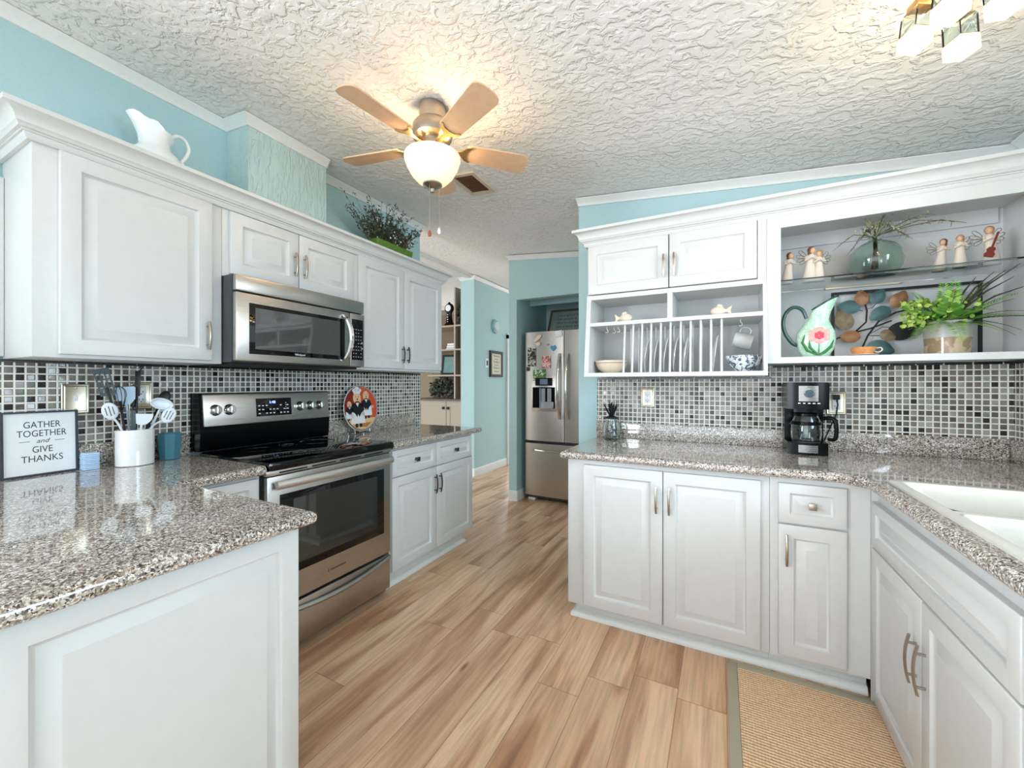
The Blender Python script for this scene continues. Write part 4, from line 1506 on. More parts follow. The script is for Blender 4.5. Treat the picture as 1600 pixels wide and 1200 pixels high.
# outer rim as a frame of loops: outside edge down, top, then each bowl
b.loft([rr(.540, 1.075, 1.118, 1.970, .035, .9203), rr(.541, 1.074, 1.119, 1.969, .035, .927), rr(.546, 1.069, 1.124, 1.964, .032, .9295), rr(.572, 1.043, 1.150, 1.938, .028, .9285)], 0, None, False, False)
for y0, y1 in ((1.150, 1.530), (1.560, 1.938)):
    b.loft([rr(.5715, 1.0435, y0 - .0005, y1 + .0005, .028, .9285), rr(.578, 1.037, y0 + .006, y1 - .006, .035, .924), rr(.584, 1.031, y0 + .012, y1 - .012, .05, .905), rr(.596, 1.019, y0 + .022, y1 - .022, .06, .745), rr(.62, .995, y0 + .045, y1 - .045, .06, .735)], 0, None, False, True)
b.box(.572, 1.043, 1.531, 1.559, .90, .9285)
b.build('basin', SINKM, c)
for y in (1.34, 1.75):
    b = MB().lathe([(.045, .7352), (.045, .738), (.03, .737), (.0, .736)], 24, 0, None, (.81, y, 0), cap1=False)
    b.build('drain', CHROME, c)

# ------------------------------------------------------------------ plate rack contents
b = MB().lathe([(.045, 0), (.050, .003), (.085, .028), (.100, .062), (.1015, .078), (.0985, .079), (.096, .062), (.080, .030), (.0, .010)], 36, 0, None, (-.608, 2.53, 1.3455), cap1=False)
o = solo(b, 'serving_bowl', CREAM, 'plain cream bowl at the left end of the plate rack', 'bowl')
q = MB().lathe([(.1000, .0615), (.1012, .0625), (.1012, .0645), (.1005, .0655)], 36, 0, None, (-.608, 2.53, 1.3455), cap0=False, cap1=False).build('brown_line', simple('brown_glaze', (140, 112, 90), .3), o)
b = MB().lathe([(.038, 0), (.042, .004), (.072, .040), (.088, .078), (.0895, .086), (.087, .086), (.070, .042), (.0, .012)], 32, 0, None, (.110, 2.51, 1.3455), cap1=False)
solo(b, 'serving_bowl', m_spot('blue_and_white_glaze', (226, 230, 232), (86, 104, 120), 34, .52), 'blue and white patterned bowl under the hanging mug', 'bowl')
# white plates on edge between the dowels
first = None
labs = ['leftmost white plate standing in the plate rack', 'second white plate from the left in the plate rack', 'third white plate from the left in the plate rack',
        'fourth white plate from the left in the plate rack', 'fifth white plate from the left in the plate rack', 'white plate standing alone at the right of the plate rack']
for i, x in enumerate((-.392, -.340, -.288, -.236, -.184, -.035)):
    if first is None:
        M = Matrix.Rotation(radians(7), 4, 'Y') @ frame((0, 0, .104), (0, 1, 0), (0, 0, 1), (1, 0, 0))
        b = MB().lathe([(.055, -.008), (.060, -.006), (.075, -.004), (.104, .006), (.1045, .008), (.103, .009), (.074, .001), (.058, -.002), (.0, -.002)], 40, 0, M, cap1=False)
        first = solo(b, 'dinner_plate', CERAM, labs[0], 'plate', 'plates in the plate rack', origin=(0, 0, 0))
        first.location = (x - .012, 2.505, 1.3465)
    else:
        copy_tree(first, None, (x - .012, 2.505, 1.3465), labs[i])
# hanging mug
c = thing('hanging_mug', 'grey mug hanging by its handle from a cup hook', 'mug', (.093, 2.50, 1.47))
GREYC = simple('grey_glaze', (176, 180, 180), .15, coat=.4)
M = Matrix.Translation((.097, 2.50, 1.517)) @ Matrix.Rotation(radians(-72), 4, 'Y') @ Matrix.Rotation(radians(0), 4, 'Z')
M = frame((.097, 2.50, 1.517), (.26, -.2, -.95), (.1, .98, 0), None)
M = frame((.058, 2.50, 1.525), (-.28, 0, -.96), (0, 1, 0), None)   # local z = mug axis
b = MB().lathe([(.036, 0), (.041, .004), (.043, .088), (.041, .091), (.039, .088), (.037, .008), (.0, .007)], 28, 0, M, cap1=False)
b.build('mug_body', GREYC, c)
b = MB().curve([(-.042, 0, .070), (-.060, 0, .072), (-.072, 0, .052), (-.066, 0, .028), (-.042, 0, .020)], .0055, 8, 0, M)
b.build('handle', GREYC, c)


def fish(loc, s, label):
    t = thing('fish_figurine', label, 'figurine', loc, 'ceramic fish above the plate rack')
    b = MB()
    rings = []
    for x, h, w in ((-.045, .002, .002), (-.040, .014, .010), (-.028, .024, .016), (-.008, .030, .019), (.014, .023, .014), (.028, .012, .008), (.036, .008, .005)):
        rings.append([Vector((loc[0] + s * x, loc[1] + w * cos(a), loc[2] + .032 + h * sin(a))) for a in [2 * pi * k / 12 for k in range(12)]])
    b.loft(rings)
    b.build('body', CREAM, t)
    b = MB().prism([(s * .034, -.006), (s * .060, -.024), (s * .054, .0), (s * .060, .026), (s * .034, .007)], -.004, .004, 0, FYm(loc[0], loc[1], loc[2] + .032))
    b.build('tail', CREAM, t)
    b = MB().prism([(-s * .018, .024), (s * .020, .018), (s * .012, .034), (-s * .006, .038)], -.003, .003, 0, FYm(loc[0], loc[1], loc[2] + .032))
    b.prism([(-s * .010, -.020), (s * .014, -.016), (s * .012, -.032), (-s * .008, -.032)], -.010, .010, 0, FYm(loc[0], loc[1], loc[2] + .032))
    b.build('fin', CREAM, t)


fish((-.520, 2.50, 1.6485), -1, 'cream ceramic fish at the left above the plate rack, tail to the left')
fish((-.008, 2.50, 1.6485), 1, 'cream ceramic fish right of the divider above the plate rack, tail to the right')

# ------------------------------------------------------------------ carved figures on the glass shelf
ROBE = simple('ivory_carved_resin', (208, 196, 182), .6, bump=.0006, bscale=120)
SKIN = simple('painted_tan_face', (206, 164, 130), .6)
HAIR = simple('painted_brown_hair', (104, 70, 46), .6)
HAIR2 = simple('painted_sand_hair', (164, 124, 84), .6)
WIRE = simple('twisted_bronze_wire', (116, 100, 84), .4, metal=.8)
VIOL = simple('dark_red_varnish', (110, 28, 20), .3)


def figure_parts(t, x, y, z, h, lean=0.0, hair=HAIR, wings=(), face=-1.0, sit=1.0):
    b = MB()
    rings = []
    for f, r in ((0, .026), (.02, .027), (.25, .0225), (.5, .0165), (.62, .0165), (.72, .0185), (.78, .012), (.81, .007), (.85, .0065)):
        cx = x + lean * f * h
        rings.append([Vector((cx + r * h / .15 * cos(a), y + r * .8 * h / .15 * sin(a), z + f * h)) for a in [2 * pi * k / 14 for k in range(14)]])
    b.loft(rings)
    s = h / .15
    top = Vector((x + lean * .74 * h, y, z + .74 * h))
    for sg in (-1, 1):
        b.tube([top + Vector((sg * .016 * s, 0, 0)), top + Vector((sg * .021 * s, -.014 * s, -.018 * s)), top + Vector((sg * .004 * s, -.024 * s, -.012 * s))], [.006 * s, .0052 * s, .004 * s], 7)
    b.build('robe', ROBE, t)
    hd = Vector((x + lean * .93 * h + face * .003 * s, y - .004 * s, z + .90 * h))
    MB().ball(hd, (.0115 * s, .0125 * s, .0145 * s)).build('head', SKIN, t)
    b = MB().ball(hd + Vector((-face * .004 * s, .0045 * s, .0035 * s)), (.0148 * s, .0138 * s, .0160 * s))
    b.ball(hd + Vector((-face * .009 * s, .004 * s, -.010 * s)), (.0085 * s, .0095 * s, .014 * s))
    b.build('hair', hair, t)
    for sg in wings:
        b = MB()
        root = top + Vector((sg * .010 * s, .014 * s, -.004 * s))
        for k in range(4):
            a = radians(52 - 30 * k)
            ln = (.050 - .005 * k) * s
            u = Vector((sg * cos(a), .15, sin(a)))
            w = Vector((-sg * sin(a), 0, cos(a)))
            b.tube([root, root + u * ln * .5 + w * .007 * s, root + u * ln * .9 + w * .006 * s, root + u * ln, root + u * ln * .9 - w * .006 * s, root + u * ln * .5 - w * .007 * s, root + u * .002], .0011 * s, 5)
        b.build('wing', WIRE, t)


ZS = 1.8047
t = thing('angel_figurine', 'single carved praying figure at the left end of the glass shelf', 'figurine', (.305, 2.53, ZS))
figure_parts(t, .303, 2.53, ZS, .155, .10, HAIR, (), 1)
t = thing('angel_figurine', 'carved pair of winged friends standing close left of the green vase', 'figurine', (.42, 2.53, ZS))
figure_parts(t, .400, 2.535, ZS, .172, .06, HAIR, (-1,), 1)
figure_parts(t, .438, 2.53, ZS, .148, .02, HAIR2, (1,), -1)
t = thing('angel_figurine', 'brown-haired carved angel with outstretched arm right of the green vase', 'figurine', (.895, 2.56, ZS))
figure_parts(t, .895, 2.565, ZS, .140, .10, HAIR, (-1,), -1)
t = thing('angel_figurine', 'sandy-haired carved angel with an open wing, middle of the right-hand three', 'figurine', (.945, 2.53, ZS))
figure_parts(t, .948, 2.525, ZS, .138, .0, HAIR2, (1,), -1)
t = thing('angel_figurine', 'carved angel holding a dark red violin at the right end of the glass shelf', 'figurine', (1.045, 2.52, ZS))
figure_parts(t, 1.050, 2.53, ZS, .162, -.06, HAIR2, (-1, 1), -1)
b = MB()
VM = frame((1.028, 2.490, ZS + .044), (.95, 0, -.28), (.28, 0, .95))
b.prism([(-.014, -.022), (.014, -.022), (.016, -.008), (.010, 0), (.013, .012), (.008, .020), (-.008, .020), (-.013, .012), (-.010, 0), (-.016, -.008)], -.004, .004, 0, VM)
b.box(-.003, .003, .018, .085, -.001, .005, 0, VM)
b.build('violin', VIOL, t)

# ------------------------------------------------------------------ green glass vase with branches
c = thing('glass_vase', 'round green glass vase full of bare twigs on the glass shelf', 'vase', (.672, 2.585, ZS))
prof = [(.045, 0), (.072, .004), (.098, .038), (.108, .078), (.101, .120), (.076, .152), (.044, .170), (.030, .177), (.027, .184), (.032, .192), (.0295, .192), (.0245, .184), (.0275, .175), (.043, .1675), (.0745, .1495), (.099, .119), (.106, .078), (.096, .039), (.071, .007), (.0, .005)]
MB().lathe(prof, 40, 0, None, (.672, 2.585, ZS), cap1=False).build('vase_body', GREENGL, c)
TWIG = simple('brown_twig_bark', (92, 84, 60), .8)
LICH = m_leaf('pale_green_bud', (122, 132, 92), (196, 192, 156))
tw = thing('twig_arrangement', 'spreading bare twigs with small buds standing in the green vase', 'branches', (.672, 2.585, ZS + .19))
rnd = random.Random(3)
ends = [(.49, 2.50, 1.935), (.535, 2.47, 1.895), (.93, 2.52, 2.005), (.86, 2.50, 2.045), (.96, 2.50, 1.99), (.70, 2.53, 2.085), (.66, 2.60, 2.06), (.735, 2.58, 2.04), (.62, 2.55, 2.02), (.77, 2.50, 1.955), (.60, 2.56, 1.975), (.80, 2.55, 1.96), (.68, 2.50, 2.03), (.64, 2.5, 2.00)]
lf = MB()
for k, e in enumerate(ends):
    e = Vector(e)
    p0 = Vector((.672 + rnd.uniform(-.012, .012), 2.585 + rnd.uniform(-.012, .012), ZS + .04))
    p1 = Vector((.672 + rnd.uniform(-.010, .010), 2.585 + rnd.uniform(-.01, .01), ZS + .20))
    mid = p1.lerp(e, .5) + Vector((0, 0, .045 if e.z < 2.0 else .02))
    q = p1.lerp(e, .82) + Vector((rnd.uniform(-.01, .01), 0, .022))
    b = MB().tube([p0, p1, mid, q, e], [.0028, .0026, .0021, .0016, .0008], 5)
    for j in range(3):
        f = rnd.uniform(.35, .9)
        s0 = p1.lerp(e, f) + Vector((0, 0, .03))
        b.tube([mid.lerp(e, .2 + .25 * j), mid.lerp(e, .2 + .25 * j) + Vector((rnd.uniform(-.02, .02), rnd.uniform(-.02, .02), rnd.uniform(-.03, .035)))], [.0013, .0006], 4)
    for j in range(9):
        pp = mid.lerp(e, rnd.uniform(-.8, .9)) + Vector((rnd.uniform(-.006, .006), rnd.uniform(-.006, .006), .012 + rnd.uniform(-.012, .012)))
        if pp.z < ZS + .2: continue
        b.ball(pp, (.0035, .0035, .0055), 1, None, 6, 4)
    b.build('twig', [TWIG, LICH], tw)
for k in range(60):
    a = rnd.uniform(0, 2 * pi)
    base = Vector((.672 + .012 * cos(a), 2.585 + .012 * sin(a), ZS + .19 + rnd.uniform(0, .05)))
    d = Vector((cos(a) * rnd.uniform(.3, 1), sin(a) * rnd.uniform(.3, 1), rnd.uniform(.2, 1))).normalized() * rnd.uniform(.03, .075)
    s = d.cross(Vector((0, 0, 1))).normalized() * .004
    lf.add([base, base + d * .5 + s, base + d, base + d * .5 - s + Vector((0, 0, .002))], [(0, 1, 2, 3)])
lf.build('sprig_leaves', LICH, tw)


# ------------------------------------------------------------------ flower jug
c = thing('flower_jug', 'pale green jug with dark green rim and a painted pink flower', 'jug', (.425, 2.53, 1.4135))
JG = m_spot('mottled_pale_green_glaze', (196, 222, 200), (168, 206, 184), 40, .5, .15)
DG = simple('dark_green_glaze', (30, 72, 58), .15, coat=.4)
rings = []
zb = 1.4135
for f, cx, rx in ((0, .0, .050), (.006, 0, .055), (.04, -.0, .074), (.085, 0, .083), (.125, 0, .080), (.16, .004, .062), (.185, .008, .047), (.205, .013, .043), (.225, .018, .044), (.25, .026, .046), (.275, .034, .046)):
    n = 44
    up = max(0, (f - .185) / .09)
    rings.append([Vector((.425 + cx + rx * cos(a) * (1 + .25 * up * max(0, cos(a)) ** 3), 2.53 + rx * .62 * sin(a) * (1 - .35 * up * max(0, cos(a)) ** 2), zb + f + up * (.030 * cos(a) - .002))) for a in [2 * pi * k / n for k in range(n)]])
top = rings[-1]
b = MB().loft(rings, 0, None, True, False)
cen = Vector((0, 0, 0))
for p in top: cen += p / len(top)
inner = [[cen + (p - cen) * .88 for p in top], [Vector((cen.x - .015, 2.53, zb + .21)) + (p - cen) * .7 for p in top], [Vector((.43, 2.53, zb + .15)) + (p - cen) * .6 for p in top]]
b.loft([top] + inner, 0, None, False, True)
b.build('jug_body', JG, c)
MB().tube([p + Vector((0, 0, .001)) for p in top], .0045, 8, closed=True).build('rim_band', DG, c)
b = MB().curve([(.388, 2.53, zb + .200), (.370, 2.528, zb + .245), (.335, 2.525, zb + .262), (.300, 2.522, zb + .235), (.286, 2.52, zb + .18), (.300, 2.522, zb + .12), (.330, 2.526, zb + .075), (.356, 2.53, zb + .062)], [.008, .009, .009, .009, .009, .0095, .010, .008], 10)
b.build('handle', DG, c)
b = MB()
jf = lambda x, z: 2.53 - .62 * .083 * math.sqrt(max(.05, 1 - ((x - .425) / .086) ** 2)) * (1 - max(0, abs(z - zb - .095) - .04) * 3.2)
fc = Vector((.432, 0, zb + .108))
for k in range(6):
    a = radians(90 + 60 * k)
    x, z = fc.x + .026 * cos(a), fc.z + .024 * sin(a)
    b.ball((x, jf(x, z) + .001, z), (.021, .004, .019), 0, None, 12, 7)
for k in range(6):
    a = radians(90 + 60 * k)
    x, z = fc.x + .012 * cos(a), fc.z + .012 * sin(a)
    b.ball((x, jf(x, z) - .002, z), (.009, .004, .009), 1, None, 10, 6)
b.build('painted_flower', [simple('pink_glaze', (246, 158, 150), .2), simple('rose_glaze', (216, 66, 86), .2)], c)
b = MB()
for pts in ([(.375, .115), (.366, .075), (.385, .035), (.425, .012)], [(.493, .085), (.48, .05), (.455, .025), (.432, .010)], [(.392, .085), (.395, .05), (.428, .012)]):
    pp = [Vector((x, jf(x, zb + z) + .002, zb + z)) for x, z in pts]
    b.tube(pp, [.002] + [.0065] * (len(pp) - 2) + [.004], 6)
b.tube([Vector((.432, jf(.432, zb + .08) + .002, zb + .08)), Vector((.43, jf(.43, zb + .03) + .002, zb + .015))], .0022, 5)
b.build('painted_leaves', simple('leaf_green_glaze', (58, 112, 58), .2), c)

# ------------------------------------------------------------------ metal leaf art leaning on the back
c = thing('leaf_wall_art', 'black framed metal wall art of leaves leaning on the shelf back', 'wall art', (.80, 2.70, 1.4135))
b = MB()
for x0, x1, z0_, z1_ in ((.522, .534, 1.4135, 1.765), (1.075, 1.087, 1.4135, 1.765), (.534, 1.075, 1.753, 1.765), (.534, 1.075, 1.4135, 1.4235)):
    b.box(x0, x1, 2.692, 2.704, z0_, z1_)
b.build('frame', BLACKM, c)
b = MB()
for pts in ([(.640, 1.440), (.672, 1.53), (.715, 1.60), (.78, 1.64), (.86, 1.66)], [(.624, 1.555), (.665, 1.60), (.668, 1.66), (.66, 1.70)], [(.534, 1.515), (.60, 1.545), (.68, 1.565), (.765, 1.60)], [(.660, 1.665), (.69, 1.672), (.712, 1.70)], [(.652, 1.66), (.62, 1.668)], [(.675, 1.535), (.73, 1.57), (.83, 1.56)], [(.672, 1.53), (.745, 1.525)], [(.64, 1.47), (.70, 1.475)]):
    b.tube([(x, 2.696, z) for x, z in pts], [.0042] * len(pts) if len(pts) > 3 else [.0018] * len(pts), 6)
b.build('stem', BLACKM, c)
LT = simple('teal_patina_metal', (70, 96, 98), .45, metal=.5, vary=.2, bscale=30)
LB = simple('brown_patina_metal', (140, 100, 70), .45, metal=.4, vary=.3, bscale=40)
LO = simple('bronze_patina_metal', (120, 104, 80), .45, metal=.4, vary=.3, bscale=40)
for x, z, r, ang, m in ((.645, 1.722, .036, 95, LB), (.709, 1.722, .036, 60, LT), (.598, 1.682, .042, 165, LT), (.575, 1.610, .048, 110, LO), (.722, 1.640, .042, 215, LT), (.604, 1.527, .038, 175, LB), (.750, 1.527, .034, -20, LO), (.715, 1.462, .050, -20, LT), (.80, 1.545, .055, 20, BLACKM), (.79, 1.70, .040, 60, LB), (.90, 1.62, .05, 20, LT), (.98, 1.68, .045, 70, LB)):
    M = FYm(x, 2.688, z) @ Matrix.Rotation(radians(ang), 4, 'Z')
    b = MB()
    out = []
    n = 26
    for k in range(n):
        a = 2 * pi * k / n
        rr_ = r * (1 + .28 * max(0, cos(a)) ** 14)
        out.append((rr_ * cos(a), rr_ * .84 * sin(a)))
    b.loft([[Vector((p[0] * f, p[1] * f, h)) for p in out] for f, h in ((1, -.002), (1, 0), (.6, .004), (.15, .006))], 0, M)
    b.build('leaf', m, c)

# teacup and saucer
b = MB().lathe([(.025, 0), (.030, .002), (.058, .007), (.0585, .009), (.03, .005), (.0, .004)], 30, 0, None, (.605, 2.50, 1.4135), cap1=False)
solo(b, 'saucer', CREAM, 'small pale saucer under the orange teacup', 'saucer')
c = thing('teacup', 'wide orange brown teacup on a saucer in front of the leaf art', 'cup', (.605, 2.50, 1.4195))
OR = simple('orange_brown_glaze', (204, 140, 88), .2, coat=.4, vary=.2)
MB().lathe([(.028, 0), (.036, .003), (.046, .020), (.050, .036), (.048, .036), (.043, .019), (.0, .006)], 30, 0, None, (.605, 2.50, 1.4195), cap1=False).build('cup_body', OR, c)
MB().curve([(.650, 2.495, 1.4495), (.668, 2.492, 1.452), (.673, 2.49, 1.441), (.662, 2.493, 1.431), (.648, 2.496, 1.434)], .0028, 7).build('handle', CREAM, c)

# ------------------------------------------------------------------ fern planter
PX, PY, PZ = .912, 2.54, 1.4135
c = thing('plant_pot', 'two-tone grey and tan glazed pot holding the fern', 'pot', (PX, PY, PZ))
MB().lathe([(.068, 0), (.074, .004), (.0765, .074)], 36, 0, None, (PX, PY, PZ)).build('glazed_base', m_spot('tan_glaze', (150, 126, 98), (186, 164, 134), 14, .5, .12), c)
MB().lathe([(.0766, .0742), (.0775, .145), (.0765, .148), (.072, .147), (.070, .12), (.0, .118)], 36, 0, None, (PX, PY, PZ), cap1=False).build('grey_upper_band', simple('pale_grey_glaze', (176, 174, 166), .35, vary=.05, bscale=20), c)


def leaf(mb, p, d, s):
    n_ = d.cross(s).normalized() * d.length * .08
    mb.add([p, p + d * .22 + s * .75, p + d * .55 + s, p + d * .85 + s * .55, p + d, p + d * .85 - s * .55, p + d * .55 - s, p + d * .22 - s * .75, p + d * .5 - n_],
           [(8, 0, 1, 2), (8, 2, 3, 4), (8, 4, 5, 6), (8, 6, 7, 0)])


def frond(mb, base, d, ln, droop, nl, ll, side=None, lw=.35):
    base, d = Vector(base), Vector(d).normalized()
    pts = []
    for i in range(nl + 2):
        f = i / (nl + 1)
        pts.append(base + d * ln * f + Vector((0, 0, -droop * f * f)))
    mb.tube(pts, [.0016 * (1 - .6 * i / (nl + 1)) for i in range(nl + 2)], 4)
    for i in range(1, nl + 1):
        f = i / (nl + 1)
        t = (pts[i + 1] - pts[i - 1]).normalized()
        s = t.cross(Vector((0, 0, 1)))
        s = s.normalized() if s.length > .05 else Vector((1, 0, 0))
        up = s.cross(t)
        L_ = ll * (1 - .75 * f) * min(1, .5 + 2 * f)
        for sg in (-1, 1):
            e = (s * sg * .92 + t * .45 + up * .12).normalized() * L_
            w = t * L_ * lw * .5
            a = pts[i]
            mb.add([a, a + e * .5 + w + up * .001, a + e, a + e * .5 - w], [(0, 1, 2, 3)])


FERN = m_leaf('bright_fern_green', (52, 118, 38), (150, 196, 84))
DKG = m_leaf('deep_leaf_green', (18, 44, 26), (46, 76, 44))
LIME = m_leaf('lime_leaf_green', (104, 150, 50), (186, 206, 104))
c = thing('fern_plant', 'bushy artificial fern with dark sprigs in the two-tone pot', 'plant', (PX, PY, PZ + .12))
rnd = random.Random(11)
b = MB()
top = Vector((PX, PY, PZ + .145))
for k, (dx, dy, dz, ln, dr) in enumerate(((-.45, -.8, .25, .20, .12), (-.9, -.35, .7, .19, .05), (-.25, -.85, .75, .20, .08), (.25, -.9, .55, .21, .10), (.75, -.55, .75, .21, .05), (.0, -.35, 1, .19, .02), (-.6, -.1, 1, .18, .02), (.55, .05, 1, .21, .03), (.95, -.35, .35, .18, .05), (-.15, -1, .1, .17, .12), (.35, -.75, -.05, .17, .05), (-.7, -.6, .1, .17, .10), (-.1, -.1, 1, .17, 0))):
    frond(b, top + Vector((dx * .03, dy * .03, -.005)), (dx, dy, dz), ln * 1.12, dr, 22, .066, lw=.26)
b.build('fern_fronds', FERN, c)
b = MB()
for k in range(110):
    a = rnd.uniform(0, 2 * pi)
    r_ = rnd.uniform(.0, .10)
    p = top + Vector((r_ * cos(a) - .01, r_ * sin(a) * .8 - .02, rnd.uniform(-.01, .10)))
    d = Vector((rnd.uniform(-1, 1), rnd.uniform(-1, .3), rnd.uniform(-.5, .8))).normalized() * rnd.uniform(.014, .03)
    s = d.cross(Vector((rnd.uniform(-1, 1), 1, rnd.uniform(-1, 1)))).normalized() * d.length * .38
    leaf(b, p, d, s)
for k in range(150):
    p = top + Vector((-.09 - rnd.uniform(0, .07), -.03 + rnd.uniform(-.05, .03), rnd.uniform(-.02, .10)))
    d = Vector((rnd.uniform(-1, .5), rnd.uniform(-1, .3), rnd.uniform(-.5, .8))).normalized() * rnd.uniform(.012, .026)
    s = d.cross(Vector((rnd.uniform(-1, 1), 1, rnd.uniform(-1, 1)))).normalized() * d.length * .4
    leaf(b, p, d, s)
b.build('lime_leaves', LIME, c)
b = MB()
for k in range(420):
    a = rnd.uniform(0, 2 * pi)
    r_ = rnd.uniform(.0, .095)
    p = top + Vector((r_ * cos(a) + .01, r_ * sin(a) * .7 + .01, rnd.uniform(-.01, .10) * (1.2 - r_ / .1)))
    d = Vector((rnd.uniform(-1, 1), rnd.uniform(-1, .4), rnd.uniform(-.6, .6))).normalized() * rnd.uniform(.014, .028)
    s = d.cross(Vector((rnd.uniform(-1, 1), 1, rnd.uniform(-1, 1)))).normalized() * d.length * .35
    leaf(b, p, d, s)
for dx, dy, dz, ln, dr in ((.9, -.25, .45, .19, .06), (.95, -.4, .12, .20, .03), (.9, -.3, -.05, .16, .05), (.8, -.5, -.15, .15, .06), (1, -.2, .25, .22, .06), (.7, -.2, .6, .2, .05)):
    frond(b, top + Vector((dx * .06, dy * .03, .005)), (dx, dy, dz), ln, dr, 15, .024, lw=.6)
b.build('dark_sprigs', DKG, c)
b = MB()
for e in ((1.045, 2.50, 1.765), (1.075, 2.49, 1.765), (1.09, 2.47, 1.73), (1.10, 2.45, 1.780), (.985, 2.49, 1.745), (1.13, 2.46, 1.69)):
    b.tube([top, top.lerp(Vector(e), .6) + Vector((0, 0, .02)), e], [.003, .004, .0012], 6)
b.build('reed_stem', simple('dark_reed', (56, 54, 40), .6), c)

# ------------------------------------------------------------------ top of the left cabinets
c = thing('ceramic_pitcher', 'white ceramic pitcher with scalloped spout on the left wall cabinets', 'pitcher', (-2.28, .885, 2.1305))
n = 32
rings = []
px, py, pz = -2.28, .885, 2.1305
for f, r in ((0, .060), (.008, .066), (.05, .092), (.10, .108), (.14, .108), (.18, .090), (.205, .066), (.225, .056), (.25, .054), (.275, .058), (.30, .066)):
    up = max(0, (f - .225) / .075)
    ring_ = []
    for k in range(n):
        a = 2 * pi * k / n
        ca = -cos(a)                       # +1 towards -Y, the spout side
        rr_ = r * (1 + .55 * up * max(0, ca) ** 4)
        zz = f + up * (.034 * ca + .006 * cos(7 * a) * (f > .29))
        ring_.append(Vector((px + rr_ * sin(a) * (1 - .25 * up * max(0, ca) ** 2), py + rr_ * cos(a), pz + zz)))
    rings.append(ring_)
b = MB().loft(rings, 0, None, True, False)
tp = rings[-1]
cen = Vector((0, 0, 0))
for p in tp: cen += p / n
b.loft([tp, [cen + (p - cen) * .9 for p in tp], [Vector((px, py, pz + .24)) + (p - cen) * .62 for p in tp], [Vector((px, py, pz + .15)) + (p - cen) * .6 for p in tp]], 0, None, False, True)
b.build('pitcher_body', CERAM, c)
b = MB().curve([(px, py + .052, pz + .285), (px, py + .085, pz + .318), (px, py + .118, pz + .312), (px, py + .132, pz + .275), (px, py + .118, pz + .230), (px, py + .104, pz + .205), (px, py + .108, pz + .185), (px, py + .100, pz + .165)], [.008, .009, .008, .008, .008, .007, .008, .007], 8)
b.build('handle', CERAM, c)

c = thing('planter_box', 'green trough planter on top of the left wall cabinets', 'planter', (-2.25, 2.31, 2.1305))
GT = simple('grass_green_trough', (92, 128, 44), .7, bump=.003, bscale=130, vary=.3)
b = MB()
b.loft([rr(-2.29, -2.19, 2.14, 2.47, .012, 2.1305), rr(-2.305, -2.175, 2.12, 2.50, .012, 2.325), rr(-2.297, -2.183, 2.128, 2.492, .012, 2.325), rr(-2.29, -2.19, 2.14, 2.48, .012, 2.30)])
b.build('trough', GT, c)
c = thing('flowering_plant', 'dark lavender-like bush with white buds in the green trough', 'plant', (-2.25, 2.31, 2.31))
rnd = random.Random(5)
st, lv, wb = MB(), MB(), []
for k in range(150):
    x0, y0 = rnd.uniform(-2.285, -2.195), rnd.uniform(2.15, 2.46)
    base = Vector((x0, y0, 2.30))
    d = Vector((rnd.uniform(-.35, .75), (y0 - 2.32) * 2.4 + rnd.uniform(-.75, .2), 1.0)).normalized()
    ln = rnd.uniform(.18, .38) * (1.0 if abs(y0 - 2.22) < .11 else .74)
    if d.y < -.45: ln *= 1.15
    bend = Vector((.05, d.y * .06, -.10)) * rnd.uniform(.2, 1)
    pts = [base + d * ln * f + bend * f * f * (ln / .25) for f in (0, .35, .7, 1)]
    if pts[-1].x < -2.40: continue
    st.tube(pts, [.0018, .0016, .0013, .0007], 4)
    for j in range(15):
        f = rnd.uniform(.12, 1)
        p = base + d * ln * f + bend * f * f * (ln / .25)
        e = Vector((rnd.uniform(-1, 1), rnd.uniform(-1, 1), rnd.uniform(.1, 1.0))).normalized() * rnd.uniform(.018, .036)
        s = e.cross(Vector((rnd.uniform(-1, 1), rnd.uniform(-1, 1), .3))).normalized() * .0040
        lv.add([p, p + e * .5 + s, p + e, p + e * .5 - s], [(0, 1, 2, 3)])
    if k % 5 < 2:
        p = base + d * ln * rnd.uniform(.25, .75) + Vector((.01, 0, 0))
        wb.append(p + Vector((rnd.uniform(0, .02), rnd.uniform(-.02, .02), 0)))
st.build('stems', TWIG, c)
lv.build('foliage', m_leaf('dusky_green_leaf', (18, 32, 24), (58, 78, 58)), c)
for p in wb: MB().ball(p, (.0055, .0055, .0075), 0, None, 7, 5).build('flower_bud', CERAM, c)

